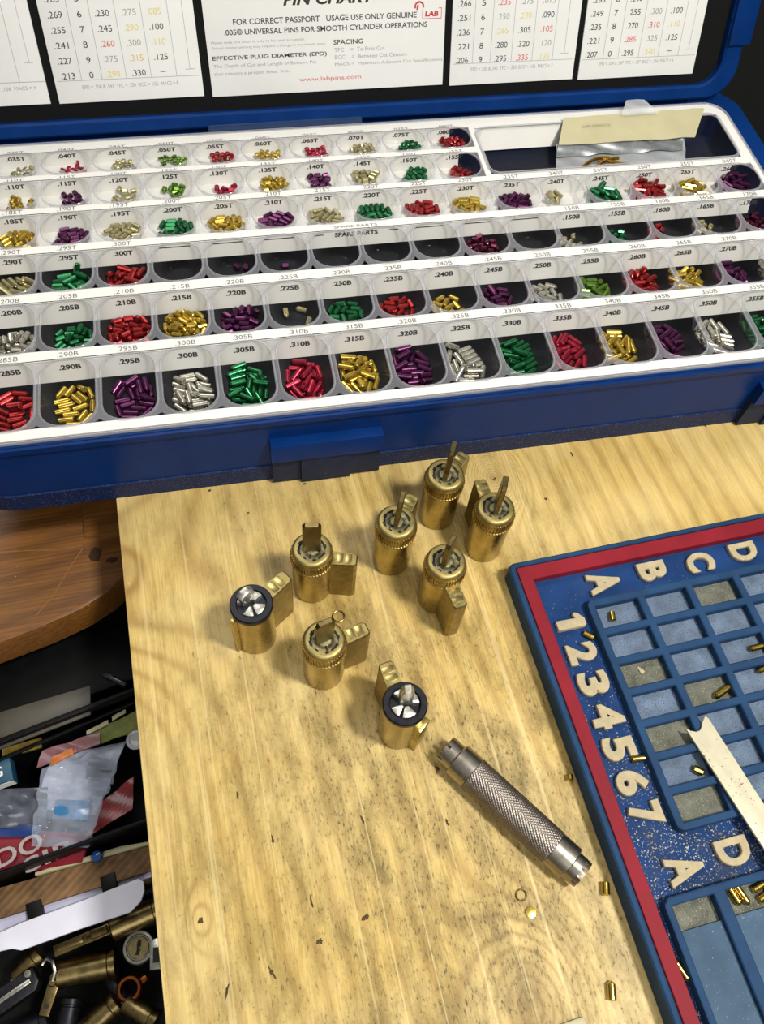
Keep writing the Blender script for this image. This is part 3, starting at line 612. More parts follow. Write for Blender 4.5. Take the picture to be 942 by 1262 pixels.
# pins: five numbers each, in 0..255 - place in the cup, heading and tilt of the axis
PD = [
    172, 111, 163, 149, 222, 110, 125, 163, 119, 254, 140, 143, 163, 249, 167, 150, 95, 163, 168, 251, 209, 152, 163, 249, 218, 170, 150, 163, 103, 210, 191, 134, 163, 51, 255, 139, 116, 163, 193, 220, 203, 115, 163, 109, 248, 162, 124, 163, 46, 93,
    217, 110, 163, 243, 252, 185, 109, 163, 21, 254, 124, 111, 163, 195, 209, 133, 133, 163, 159, 249, 204, 128, 163, 53, 249, 100, 131, 163, 36, 213, 182, 161, 163, 141, 69, 180, 141, 163, 255, 253, 140, 130, 163, 8, 253, 216, 110, 163, 154, 91,
    134, 95, 163, 24, 250, 195, 149, 163, 148, 251, 202, 128, 163, 77, 185, 160, 111, 163, 5, 254, 171, 135, 163, 30, 251, 126, 150, 163, 188, 229, 107, 132, 163, 149, 248, 158, 154, 163, 192, 250, 122, 114, 163, 181, 237, 192, 150, 163, 110, 255,
    118, 164, 163, 33, 228, 166, 138, 163, 157, 252, 173, 104, 163, 117, 241, 190, 124, 163, 194, 221, 221, 122, 163, 185, 250, 222, 142, 163, 197, 235, 205, 104, 163, 142, 255, 103, 124, 163, 73, 244, 140, 149, 163, 111, 254, 167, 162, 163, 97, 247,
    86, 158, 163, 74, 221, 110, 144, 163, 197, 254, 220, 145, 163, 158, 202, 136, 162, 163, 199, 251, 178, 97, 163, 195, 215, 113, 132, 163, 128, 255, 146, 95, 163, 148, 245, 105, 156, 163, 128, 253, 181, 117, 163, 54, 246, 166, 155, 163, 181, 251,
    145, 136, 163, 91, 254, 197, 159, 163, 240, 254, 211, 125, 163, 104, 255, 116, 110, 163, 156, 209, 148, 116, 163, 4, 180, 178, 137, 163, 132, 166, 116, 132, 163, 74, 253, 143, 113, 163, 23, 255, 184, 98, 163, 137, 243, 84, 141, 163, 145, 254,
    147, 156, 163, 99, 164, 206, 127, 163, 210, 240, 116, 156, 163, 245, 234, 104, 111, 163, 113, 200, 212, 150, 163, 115, 249, 176, 118, 163, 115, 248, 148, 134, 163, 232, 254, 179, 140, 163, 177, 238, 136, 96, 163, 67, 254, 213, 114, 163, 133, 250,
    138, 116, 163, 186, 253, 114, 134, 163, 140, 235, 160, 132, 163, 203, 225, 138, 147, 163, 45, 251, 179, 113, 163, 223, 245, 107, 109, 163, 162, 252, 203, 136, 163, 153, 253, 202, 156, 163, 162, 219, 104, 154, 163, 140, 253, 172, 151, 163, 73, 235,
    181, 161, 163, 80, 216, 194, 101, 163, 64, 240, 186, 133, 163, 125, 181, 138, 111, 163, 205, 250, 117, 151, 163, 40, 255, 218, 133, 163, 240, 253, 170, 115, 163, 82, 21, 92, 137, 163, 74, 205, 211, 153, 163, 186, 254, 219, 113, 163, 71, 251,
    122, 131, 163, 16, 166, 150, 153, 163, 167, 163, 108, 103, 163, 176, 255, 154, 133, 163, 14, 179, 212, 145, 163, 112, 253, 131, 144, 163, 198, 252, 172, 114, 163, 8, 248, 223, 125, 163, 228, 252, 152, 97, 163, 246, 253, 165, 140, 163, 222, 194,
    189, 160, 163, 69, 213, 204, 109, 163, 207, 253, 143, 125, 163, 107, 227, 157, 159, 163, 2, 250, 192, 130, 163, 71, 180, 109, 125, 163, 49, 252, 192, 126, 163, 79, 185, 164, 163, 163, 45, 165, 121, 95, 163, 165, 254, 89, 147, 163, 24, 167,
    163, 118, 163, 113, 219, 108, 164, 163, 166, 135, 175, 144, 163, 215, 246, 136, 154, 163, 215, 207, 114, 135, 163, 246, 222, 219, 145, 163, 124, 241, 184, 98, 163, 73, 183, 195, 159, 163, 146, 231, 152, 98, 163, 48, 252, 223, 125, 163, 143, 254,
    93, 104, 163, 1, 226, 213, 107, 163, 205, 245, 146, 135, 163, 171, 248, 119, 115, 163, 106, 254, 210, 138, 150, 171, 0, 89, 100, 150, 48, 0, 113, 163, 150, 98, 0, 156, 108, 150, 110, 0, 204, 116, 150, 38, 0, 125, 98, 150, 184, 0,
    140, 149, 150, 57, 0, 113, 120, 150, 79, 0, 145, 128, 150, 230, 0, 106, 142, 150, 189, 0, 168, 125, 150, 176, 0, 135, 90, 150, 93, 0, 157, 104, 150, 233, 0, 182, 145, 150, 148, 0, 164, 164, 150, 209, 0, 108, 113, 150, 87, 0,
    136, 123, 150, 188, 0, 198, 96, 150, 130, 0, 103, 158, 150, 79, 0, 201, 118, 150, 100, 0, 134, 150, 150, 36, 0, 199, 129, 150, 5, 0, 168, 117, 150, 15, 0, 93, 98, 150, 74, 0, 124, 169, 150, 184, 0, 122, 108, 150, 62, 0,
    101, 125, 150, 167, 0, 148, 96, 150, 177, 0, 201, 153, 150, 140, 0, 155, 157, 150, 254, 0, 182, 96, 150, 45, 0, 160, 137, 150, 122, 0, 153, 171, 150, 114, 0, 194, 159, 150, 224, 0, 183, 132, 150, 170, 0, 146, 130, 150, 13, 0,
    177, 108, 150, 208, 0, 126, 152, 150, 181, 0, 91, 151, 150, 184, 0, 160, 150, 150, 1, 0, 144, 105, 150, 91, 0, 204, 142, 150, 150, 0, 149, 100, 150, 173, 0, 184, 122, 150, 127, 0, 148, 130, 150, 224, 0, 123, 110, 150, 173, 0,
    193, 99, 150, 132, 0, 105, 138, 150, 191, 0, 90, 131, 150, 96, 0, 102, 166, 150, 149, 0, 169, 113, 150, 219, 0, 154, 138, 150, 97, 0, 189, 137, 150, 193, 0, 112, 89, 150, 254, 0, 208, 159, 150, 220, 0, 220, 127, 150, 43, 0,
    117, 146, 150, 6, 0, 129, 124, 150, 88, 0, 140, 169, 150, 79, 0, 172, 160, 150, 176, 0, 100, 108, 150, 7, 0, 146, 97, 150, 88, 0, 107, 147, 150, 251, 0, 179, 167, 150, 10, 0, 173, 128, 150, 237, 0, 89, 168, 150, 37, 0,
    113, 127, 150, 131, 0, 146, 112, 150, 142, 0, 187, 147, 150, 126, 0, 132, 169, 150, 129, 0, 146, 145, 150, 165, 0, 182, 101, 150, 172, 0, 97, 107, 150, 112, 0, 86, 115, 150, 174, 0, 117, 147, 150, 5, 0, 123, 170, 150, 151, 0,
    165, 132, 150, 230, 0, 168, 110, 150, 131, 0, 203, 163, 150, 230, 0, 155, 161, 150, 169, 0, 117, 88, 150, 254, 0, 81, 170, 150, 136, 0, 185, 147, 150, 230, 0, 122, 108, 150, 128, 0, 174, 90, 150, 135, 0, 124, 128, 150, 0, 0,
    78, 145, 150, 59, 0, 205, 110, 150, 65, 0, 100, 117, 150, 86, 0, 130, 163, 150, 47, 0, 190, 142, 150, 220, 0, 165, 91, 150, 245, 0, 169, 165, 150, 22, 0, 135, 114, 150, 195, 0, 154, 140, 150, 83, 0, 211, 158, 150, 92, 0,
    116, 139, 150, 108, 0, 119, 92, 150, 95, 0, 75, 104, 150, 209, 0, 170, 114, 150, 218, 0, 191, 117, 150, 148, 0, 143, 144, 150, 26, 0, 146, 103, 150, 198, 0, 185, 93, 150, 138, 0, 96, 128, 150, 53, 0, 106, 103, 150, 118, 0,
    166, 131, 150, 27, 0, 116, 155, 150, 31, 0, 124, 135, 125, 203, 0, 98, 164, 125, 197, 0, 220, 129, 125, 63, 0, 88, 118, 125, 29, 0, 140, 88, 125, 128, 0, 73, 136, 125, 29, 0, 160, 148, 125, 40, 0, 189, 98, 125, 121, 0,
    100, 97, 125, 164, 0, 185, 125, 125, 80, 0, 131, 168, 125, 208, 0, 172, 173, 125, 248, 0, 147, 113, 125, 161, 0, 59, 155, 125, 31, 0, 203, 155, 125, 38, 0, 81, 100, 125, 39, 0, 103, 124, 125, 231, 0, 174, 90, 125, 136, 0,
    150, 167, 125, 8, 0, 156, 108, 125, 8, 0, 142, 146, 125, 136, 0, 202, 112, 125, 216, 0, 54, 110, 125, 39, 0, 189, 152, 125, 187, 0, 220, 138, 125, 65, 0, 88, 150, 125, 134, 0, 155, 128, 125, 136, 0, 99, 174, 125, 6, 0,
    118, 88, 125, 255, 0, 204, 163, 125, 224, 0, 152, 137, 125, 104, 0, 87, 143, 125, 33, 0, 128, 113, 125, 163, 0, 190, 94, 125, 145, 0, 200, 117, 125, 0, 0, 149, 99, 125, 163, 0, 162, 166, 125, 180, 0, 101, 123, 125, 35, 0,
    88, 174, 125, 134, 0, 130, 167, 125, 52, 0, 194, 142, 125, 101, 0, 50, 151, 125, 145, 0, 97, 92, 125, 234, 0, 113, 175, 125, 1, 0, 126, 114, 125, 161, 0, 155, 166, 125, 52, 0, 52, 104, 125, 208, 0, 125, 88, 125, 127, 0,
    200, 113, 125, 194, 0, 169, 97, 125, 223, 0, 162, 130, 125, 212, 0, 82, 109, 125, 207, 0, 106, 156, 125, 129, 0, 185, 153, 125, 192, 0, 218, 145, 125, 197, 0, 62, 163, 125, 173, 0, 102, 136, 125, 129, 0, 187, 102, 125, 218, 0,
    176, 132, 125, 109, 0, 66, 128, 125, 86, 0, 102, 175, 125, 130, 0, 61, 99, 125, 90, 0, 94, 154, 125, 4, 0, 110, 133, 125, 245, 0, 99, 97, 125, 204, 0, 175, 164, 125, 61, 0, 139, 112, 125, 26, 0, 49, 161, 125, 35, 0,
    218, 119, 125, 58, 0, 205, 154, 125, 189, 0, 141, 157, 125, 182, 0, 149, 88, 125, 1, 0, 112, 143, 125, 231, 0, 90, 119, 125, 194, 0, 81, 90, 125, 247, 0, 136, 156, 125, 231, 0, 87, 169, 125, 23, 0, 211, 156, 125, 212, 0,
    160, 170, 125, 103, 0, 142, 88, 125, 1, 0, 48, 118, 125, 229, 0, 191, 137, 125, 226, 0, 168, 124, 125, 98, 0, 54, 144, 125, 130, 0, 136, 111, 125, 241, 0, 149, 166, 125, 85, 0, 98, 148, 125, 29, 0, 124, 135, 125, 33, 0,
    147, 90, 125, 255, 0, 51, 152, 125, 197, 0, 57, 119, 125, 18, 0, 196, 155, 125, 79, 0, 146, 122, 125, 161, 0, 92, 173, 125, 8, 0, 203, 124, 125, 116, 0, 185, 106, 125, 114, 0, 158, 120, 125, 75, 0, 155, 164, 125, 63, 0,
    130, 102, 125, 65, 0, 84, 90, 125, 248, 0, 124, 165, 125, 192, 0, 186, 161, 125, 191, 0, 201, 116, 125, 97, 0, 63, 159, 125, 192, 0, 82, 110, 125, 120, 0, 36, 129, 125, 192, 0, 218, 142, 125, 196, 0, 177, 91, 125, 10, 0,
    93, 161, 125, 64, 0, 106, 131, 125, 134, 0, 102, 143, 125, 178, 0, 123, 123, 125, 178, 0, 41, 151, 125, 50, 0, 141, 88, 125, 1, 0, 90, 102, 125, 201, 0, 177, 172, 125, 245, 0, 219, 133, 125, 190, 0, 54, 109, 125, 59, 0,
    129, 167, 125, 222, 0, 173, 146, 125, 14, 0, 171, 125, 125, 142, 0, 72, 149, 125, 50, 0, 193, 104, 125, 125, 0, 169, 100, 125, 56, 0, 50, 160, 125, 34, 0, 179, 172, 125, 116, 0, 174, 152, 125, 116, 0, 112, 174, 125, 126, 0,
    86, 90, 125, 120, 0, 105, 155, 125, 254, 0, 129, 135, 125, 132, 0, 199, 125, 125, 238, 0, 138, 101, 125, 56, 0, 53, 133, 125, 34, 0, 95, 116, 125, 223, 0, 199, 164, 125, 100, 0, 169, 106, 125, 117, 0, 82, 162, 125, 57, 0,
    150, 149, 125, 157, 0, 135, 175, 125, 255, 0, 218, 122, 125, 59, 0, 176, 125, 137, 242, 109, 92, 110, 125, 243, 0, 44, 155, 125, 45, 0, 50, 125, 125, 32, 0, 71, 93, 125, 113, 0, 111, 127, 125, 237, 0, 139, 88, 125, 0, 0,
    124, 158, 144, 18, 177, 197, 143, 146, 3, 200, 131, 164, 125, 213, 0, 113, 125, 125, 180, 0, 65, 137, 125, 233, 0, 91, 162, 125, 199, 0, 74, 95, 125, 242, 0, 200, 100, 125, 29, 0, 143, 106, 125, 89, 0, 188, 137, 125, 68, 0,
    148, 148, 125, 84, 0, 49, 137, 125, 91, 0, 70, 170, 125, 143, 0, 114, 98, 125, 217, 0, 47, 106, 125, 214, 0, 171, 109, 154, 209, 106, 87, 139, 125, 212, 0, 218, 141, 125, 68, 0, 64, 112, 159, 98, 55, 65, 142, 162, 216, 14,
    177, 172, 125, 117, 0, 115, 147, 125, 84, 0, 131, 180, 147, 20, 190, 98, 82, 144, 225, 166, 102, 143, 164, 213, 2, 166, 162, 125, 166, 0, 115, 116, 125, 160, 0, 197, 113, 125, 124, 0, 203, 139, 125, 103, 0, 109, 140, 125, 161, 0,
    175, 91, 125, 9, 0, 75, 147, 125, 43, 0, 132, 100, 125, 33, 0, 217, 155, 140, 220, 129, 123, 175, 125, 128, 0, 128, 163, 160, 5, 25, 75, 110, 152, 205, 213, 125, 143, 168, 131, 25, 155, 127, 149, 160, 201, 68, 94, 125, 110, 0,
    65, 130, 168, 244, 3, 75, 80, 161, 243, 20, 64, 172, 139, 27, 118, 36, 131, 125, 192, 0, 111, 107, 168, 55, 20, 137, 89, 162, 43, 42, 50, 154, 164, 244, 36, 188, 165, 164, 167, 3, 110, 179, 179, 142, 109, 190, 107, 125, 244, 0,
    40, 116, 125, 73, 0, 168, 142, 125, 21, 0, 110, 175, 125, 1, 0, 90, 111, 125, 240, 0, 135, 151, 125, 22, 0, 120, 122, 125, 240, 0, 202, 134, 125, 151, 0, 128, 163, 159, 11, 48, 55, 144, 125, 226, 0, 91, 90, 125, 250, 0,
    81, 121, 166, 114, 2, 182, 170, 125, 242, 0, 72, 159, 125, 227, 0, 158, 94, 125, 243, 0, 131, 105, 166, 149, 1, 169, 132, 168, 82, 15, 45, 143, 168, 12, 50, 116, 134, 164, 114, 5, 157, 79, 154, 253, 57, 162, 123, 125, 220, 0,
    52, 124, 125, 100, 0, 142, 175, 125, 126, 0, 184, 157, 125, 43, 0, 106, 140, 125, 30, 0, 207, 106, 125, 40, 0, 137, 112, 125, 221, 0, 82, 152, 125, 158, 0, 55, 162, 125, 30, 0, 140, 139, 167, 10, 17, 87, 168, 164, 174, 102,
    205, 141, 125, 171, 0, 114, 100, 125, 220, 0, 74, 121, 167, 211, 14, 130, 107, 166, 228, 18, 134, 161, 160, 113, 139, 68, 95, 125, 239, 0, 30, 126, 166, 68, 54, 147, 183, 166, 254, 0, 150, 80, 150, 146, 129, 195, 165, 169, 135, 21,
    179, 120, 167, 125, 33, 130, 119, 78, 237, 0, 80, 158, 78, 218, 0, 59, 144, 78, 90, 0, 189, 167, 78, 103, 0, 209, 145, 119, 227, 11, 172, 128, 78, 232, 0, 194, 142, 78, 231, 0, 79, 114, 102, 109, 155, 50, 113, 78, 209, 0,
    144, 166, 98, 212, 120, 112, 164, 78, 218, 0, 171, 95, 78, 138, 0, 91, 87, 94, 137, 102, 90, 175, 78, 7, 0, 156, 137, 78, 148, 0, 137, 152, 78, 20, 0, 197, 162, 78, 221, 0, 74, 112, 78, 0, 0, 67, 153, 78, 7, 0,
    156, 102, 78, 108, 0, 191, 125, 78, 12, 0, 66, 131, 78, 126, 0, 103, 92, 78, 124, 0, 146, 93, 116, 95, 55, 158, 183, 113, 27, 220, 122, 135, 119, 151, 7, 57, 89, 115, 229, 29, 179, 155, 121, 104, 19, 183, 133, 78, 52, 0,
    165, 162, 78, 156, 0, 151, 103, 78, 230, 0, 80, 152, 78, 51, 0, 52, 156, 105, 182, 166, 43, 124, 78, 197, 0, 209, 118, 78, 52, 0, 158, 110, 119, 111, 24, 99, 92, 78, 251, 0, 107, 149, 100, 170, 136, 163, 141, 108, 41, 108,
    100, 124, 78, 26, 0, 208, 146, 115, 173, 57, 122, 181, 93, 121, 91, 157, 148, 78, 89, 0, 202, 147, 78, 55, 0, 133, 136, 78, 126, 0, 108, 117, 78, 172, 0, 141, 109, 78, 4, 0, 105, 139, 78, 8, 0, 135, 153, 78, 103, 0,
    213, 155, 78, 75, 0, 92, 157, 78, 9, 0, 50, 104, 78, 91, 0, 114, 175, 78, 224, 0, 84, 96, 78, 190, 0, 43, 156, 78, 50, 0, 73, 174, 78, 13, 0, 183, 139, 78, 140, 0, 148, 174, 78, 194, 0, 42, 130, 78, 85, 0,
    201, 101, 78, 158, 0, 180, 119, 78, 130, 0, 216, 128, 78, 190, 0, 172, 105, 112, 130, 1, 66, 142, 87, 128, 255, 120, 92, 78, 106, 0, 199, 149, 117, 226, 73, 184, 174, 78, 112, 0, 134, 185, 115, 5, 90, 100, 169, 116, 235, 40,
    135, 120, 115, 255, 23, 143, 131, 78, 250, 0, 169, 156, 87, 142, 251, 161, 91, 78, 132, 0, 193, 128, 116, 114, 18, 76, 121, 78, 39, 0, 130, 159, 78, 54, 0, 74, 147, 78, 179, 0, 139, 91, 78, 134, 0, 109, 109, 78, 170, 0,
    45, 157, 78, 50, 0, 69, 105, 78, 164, 0, 44, 125, 78, 173, 0, 95, 129, 78, 34, 0, 150, 114, 78, 20, 0, 144, 162, 78, 244, 0, 104, 146, 78, 27, 0, 124, 120, 78, 232, 0, 47, 148, 78, 191, 0, 67, 114, 78, 128, 0,
    81, 166, 78, 143, 0, 144, 138, 78, 0, 0, 97, 98, 78, 29, 0, 52, 133, 78, 16, 0, 122, 153, 78, 164, 0, 60, 110, 78, 49, 0, 46, 158, 78, 176, 0, 83, 153, 78, 74, 0, 106, 177, 78, 5, 0, 96, 97, 78, 88, 0,
    113, 118, 78, 10, 0, 91, 137, 78, 249, 0, 56, 127, 78, 207, 0, 110, 157, 78, 3, 0, 58, 161, 78, 89, 0, 66, 96, 78, 108, 0, 102, 177, 78, 3, 0, 146, 146, 78, 165, 0, 125, 137, 78, 133, 0, 173, 147, 78, 140, 0,
    121, 111, 78, 238, 0, 131, 157, 78, 134, 0, 94, 171, 78, 191, 0, 212, 155, 78, 77, 0, 208, 129, 78, 234, 0, 39, 139, 78, 191, 0, 82, 99, 78, 56, 0, 177, 170, 78, 152, 0, 134, 178, 78, 255, 0, 79, 124, 78, 10, 0,
    161, 124, 78, 13, 0, 79, 147, 78, 244, 0, 197, 107, 78, 210, 0, 204, 143, 118, 220, 12, 56, 168, 78, 29, 0, 170, 98, 78, 82, 0, 155, 162, 117, 90, 18, 110, 88, 88, 184, 177, 121, 124, 113, 121, 55, 47, 108, 78, 85, 0,
    164, 135, 117, 1, 23, 140, 87, 89, 183, 195, 174, 183, 114, 253, 79, 71, 136, 113, 255, 54, 57, 151, 38, 122, 0, 67, 169, 38, 247, 0, 176, 99, 38, 103, 0, 107, 157, 38, 46, 0, 201, 133, 38, 233, 0, 177, 172, 38, 179, 0,
    196, 113, 38, 103, 0, 209, 159, 38, 74, 0, 143, 129, 38, 105, 0, 116, 110, 38, 4, 0, 148, 177, 38, 50, 0, 108, 185, 38, 130, 0, 162, 142, 56, 201, 225, 77, 148, 82, 68, 30, 140, 155, 72, 30, 190, 59, 114, 38, 253, 0,
    108, 150, 82, 68, 18, 56, 133, 38, 252, 0, 178, 109, 78, 103, 0, 98, 126, 57, 171, 227, 62, 90, 54, 180, 196, 46, 136, 82, 188, 24, 107, 90, 38, 4, 0, 159, 84, 51, 233, 155, 119, 77, 70, 129, 18, 132, 100, 76, 127, 30,
    58, 172, 38, 34, 0, 73, 107, 38, 160, 0, 154, 108, 38, 134, 0, 153, 146, 38, 116, 0, 56, 147, 38, 142, 0, 127, 125, 38, 12, 0, 152, 176, 38, 178, 0, 181, 171, 38, 179, 0, 111, 185, 38, 129, 0, 98, 96, 38, 161, 0,
    195, 100, 38, 159, 0, 198, 126, 38, 251, 0, 211, 153, 38, 198, 0, 164, 167, 77, 50, 1, 141, 88, 38, 1, 0, 55, 122, 38, 160, 0, 103, 164, 38, 123, 0, 103, 142, 50, 26, 137, 145, 129, 38, 144, 0, 71, 137, 38, 66, 0,
    42, 131, 38, 65, 0, 73, 170, 38, 227, 0, 67, 106, 38, 141, 0, 159, 109, 38, 8, 0, 169, 117, 80, 3, 12, 181, 171, 38, 24, 0, 158, 89, 38, 133, 0, 122, 103, 68, 231, 193, 201, 134, 38, 152, 0, 109, 185, 38, 2, 0,
    101, 133, 38, 192, 0, 38, 159, 58, 135, 225, 204, 95, 56, 216, 203, 127, 165, 38, 21, 0, 137, 147, 51, 146, 143, 218, 120, 57, 27, 206, 192, 153, 38, 152, 0, 151, 76, 73, 131, 7, 98, 89, 38, 122, 0, 165, 137, 81, 131, 51,
    32, 111, 77, 71, 17, 63, 113, 81, 200, 33, 124, 193, 79, 0, 4, 64, 186, 78, 145, 37, 165, 188, 57, 25, 215, 80, 160, 81, 244, 19, 209, 176, 77, 88, 55, 150, 161, 80, 106, 33, 76, 140, 83, 116, 19, 107, 121, 82, 149, 12,
    89, 77, 73, 121, 4, 212, 149, 80, 110, 28, 88, 183, 38, 9, 0, 98, 138, 38, 49, 0, 44, 120, 38, 69, 0, 190, 108, 38, 114, 0, 63, 163, 38, 106, 0, 56, 145, 38, 107, 0, 92, 108, 38, 241, 0, 200, 170, 38, 217, 0,
    162, 156, 38, 179, 0, 213, 132, 38, 191, 0, 147, 117, 38, 177, 0, 147, 185, 38, 125, 0, 185, 139, 38, 186, 0, 125, 131, 38, 53, 0, 104, 192, 79, 129, 26, 120, 166, 38, 126, 0, 73, 144, 81, 149, 52, 91, 119, 77, 111, 0,
    159, 99, 93, 155, 247, 117, 145, 78, 176, 7, 127, 101, 97, 91, 245, 178, 158, 81, 123, 25, 78, 92, 38, 113, 0, 163, 140, 81, 251, 11, 148, 153, 120, 228, 34, 66, 163, 92, 156, 147, 134, 178, 99, 81, 196, 161, 186, 83, 222, 38,
    150, 121, 83, 122, 41, 84, 100, 78, 239, 4, 212, 125, 83, 138, 16, 137, 88, 38, 128, 0, 180, 85, 56, 193, 194, 142, 79, 92, 101, 204, 29, 135, 78, 191, 6, 211, 175, 78, 89, 0, 99, 127, 116, 229, 28, 99, 76, 73, 124, 3,
    41, 97, 76, 85, 16, 163, 117, 124, 131, 32, 85, 86, 113, 243, 26, 216, 98, 77, 43, 24, 120, 142, 122, 100, 28, 215, 144, 93, 144, 170, 103, 175, 102, 84, 216, 187, 93, 107, 186, 103, 47, 177, 79, 162, 19, 64, 115, 114, 246, 65,
    79, 171, 38, 94, 0, 177, 181, 38, 240, 0, 163, 165, 38, 241, 0, 124, 117, 38, 111, 0, 109, 101, 63, 130, 255, 115, 185, 38, 129, 0, 215, 164, 60, 26, 228, 86, 135, 38, 28, 0, 135, 153, 38, 111, 0, 142, 132, 38, 113, 0,
    68, 106, 38, 144, 0, 178, 115, 38, 166, 0, 43, 131, 38, 65, 0, 53, 112, 77, 147, 10, 59, 158, 38, 95, 0, 145, 182, 79, 183, 31, 74, 138, 80, 241, 43, 66, 166, 78, 95, 0, 196, 142, 38, 126, 0, 145, 121, 78, 114, 6,
    129, 145, 78, 246, 19, 200, 103, 38, 38, 0, 73, 87, 53, 140, 156, 112, 177, 80, 55, 60, 185, 177, 83, 58, 12, 144, 88, 38, 1, 0, 206, 129, 73, 111, 70, 156, 98, 76, 249, 33, 94, 167, 38, 192, 0, 178, 178, 38, 238, 0,
    204, 116, 38, 176, 0, 165, 141, 38, 118, 0, 64, 109, 38, 247, 0, 107, 185, 38, 2, 0, 84, 156, 38, 163, 0, 110, 119, 38, 197, 0, 212, 126, 38, 188, 0, 185, 158, 38, 246, 0, 52, 165, 38, 44, 0, 157, 105, 62, 1, 143,
    127, 159, 38, 36, 0, 178, 93, 38, 143, 0, 174, 181, 38, 115, 0, 112, 88, 38, 126, 0, 162, 122, 38, 118, 0, 60, 129, 38, 247, 0, 59, 121, 38, 158, 0, 98, 166, 38, 117, 0, 78, 102, 38, 148, 0, 45, 153, 38, 185, 0,
    207, 114, 38, 52, 0, 171, 102, 38, 188, 0, 94, 146, 38, 245, 0, 92, 122, 70, 146, 62, 161, 146, 38, 129, 0, 120, 88, 38, 255, 0, 209, 157, 38, 73, 0, 138, 117, 38, 35, 0, 122, 185, 38, 128, 0, 166, 173, 38, 28, 0,
    46, 117, 38, 72, 0, 131, 96, 38, 28, 0, 176, 129, 38, 209, 0, 97, 167, 38, 19, 0, 68, 142, 38, 232, 0, 184, 95, 38, 148, 0, 172, 164, 38, 226, 0, 125, 148, 38, 40, 0, 127, 120, 38, 22, 0, 82, 104, 38, 72, 0,
    147, 128, 38, 4, 0, 123, 146, 38, 4, 0, 174, 181, 38, 114, 0, 104, 165, 38, 4, 0, 168, 91, 38, 137, 0, 140, 108, 38, 4, 0, 97, 89, 38, 250, 0, 202, 124, 38, 40, 0, 183, 158, 38, 242, 0, 80, 117, 38, 155, 0,
    50, 161, 38, 177, 0, 104, 184, 38, 131, 0, 108, 165, 83, 202, 1, 58, 132, 38, 157, 0, 74, 127, 38, 65, 0, 90, 173, 38, 100, 0, 120, 116, 38, 226, 0, 178, 146, 38, 72, 0, 66, 161, 51, 238, 106, 182, 178, 38, 236, 0,
    125, 146, 38, 134, 0, 209, 118, 38, 55, 0, 86, 91, 38, 245, 0, 95, 114, 74, 87, 57, 159, 120, 38, 98, 0, 130, 177, 38, 99, 0, 43, 132, 38, 65, 0, 158, 89, 38, 133, 0, 209, 120, 38, 184, 0, 88, 172, 38, 49, 0,
    139, 165, 38, 124, 0, 93, 137, 38, 118, 0, 126, 102, 38, 212, 0, 48, 157, 38, 181, 0, 191, 150, 38, 139, 0, 172, 103, 38, 54, 0, 74, 100, 38, 119, 0, 121, 150, 62, 120, 53, 64, 121, 38, 119, 0, 161, 89, 82, 29, 23,
    148, 184, 38, 253, 0, 160, 130, 59, 6, 164, 67, 166, 77, 179, 8, 95, 81, 63, 122, 1, 135, 117, 73, 94, 50, 187, 167, 60, 164, 176, 94, 171, 38, 228, 0, 201, 165, 38, 84, 0, 60, 139, 38, 228, 0, 108, 119, 38, 148, 0,
    150, 97, 38, 231, 0, 180, 107, 38, 104, 0, 129, 177, 38, 100, 0, 191, 133, 38, 128, 0, 68, 159, 38, 100, 0, 51, 123, 68, 252, 233, 136, 82, 54, 237, 125, 179, 96, 77, 99, 15, 125, 97, 83, 241, 131, 155, 150, 38, 140, 0,
    198, 118, 66, 116, 105, 158, 161, 77, 147, 21, 82, 110, 83, 165, 2, 92, 179, 81, 175, 32, 193, 149, 80, 17, 26, 122, 137, 76, 246, 51, 167, 189, 68, 37, 231, 56, 156, 79, 95, 12, 69, 97, 38, 104, 0, 119, 72, 85, 238, 130,
    28, 132, 90, 189, 89, 127, 180, 83, 172, 47, 197, 138, 38, 32, 0, 187, 159, 38, 159, 0, 130, 129, 38, 141, 0, 64, 143, 38, 108, 0, 98, 154, 38, 104, 0, 146, 108, 38, 131, 0, 203, 109, 38, 45, 0, 62, 122, 38, 234, 0,
    45, 169, 71, 121, 246, 147, 171, 38, 185, 0, 176, 176, 69, 177, 235, 69, 97, 38, 232, 0, 130, 175, 76, 24, 95, 97, 183, 38, 133, 0, 142, 146, 79, 27, 10, 49, 138, 77, 107, 2, 176, 120, 81, 95, 0, 88, 154, 85, 254, 70,
    142, 88, 38, 1, 0, 85, 104, 76, 113, 34, 75, 81, 74, 238, 29, 177, 92, 79, 97, 36, 117, 118, 85, 121, 44, 200, 153, 78, 160, 1, 173, 171, 38, 10, 0, 190, 130, 38, 246, 0, 190, 148, 38, 247, 0, 122, 120, 38, 37, 0,
    113, 159, 38, 235, 0, 184, 112, 38, 245, 0, 46, 121, 38, 70, 0, 92, 127, 38, 38, 0, 100, 152, 77, 235, 0, 63, 100, 78, 22, 14, 95, 90, 38, 121, 0, 160, 97, 38, 244, 0, 57, 167, 38, 39, 0, 132, 112, 76, 162, 12,
    70, 137, 58, 181, 141, 122, 185, 38, 128, 0, 180, 119, 83, 61, 0, 121, 193, 79, 128, 0, 30, 126, 78, 66, 13, 147, 91, 82, 53, 166, 60, 169, 38, 36, 0, 66, 117, 38, 163, 0, 151, 121, 38, 238, 0, 177, 179, 38, 239, 0,
    118, 106, 38, 250, 0, 58, 140, 38, 164, 0, 193, 151, 38, 104, 0, 192, 129, 38, 104, 0, 124, 176, 38, 229, 0, 124, 146, 38, 133, 0, 180, 95, 38, 146, 0, 99, 99, 78, 250, 0, 98, 90, 38, 122, 0, 157, 142, 79, 16, 4,
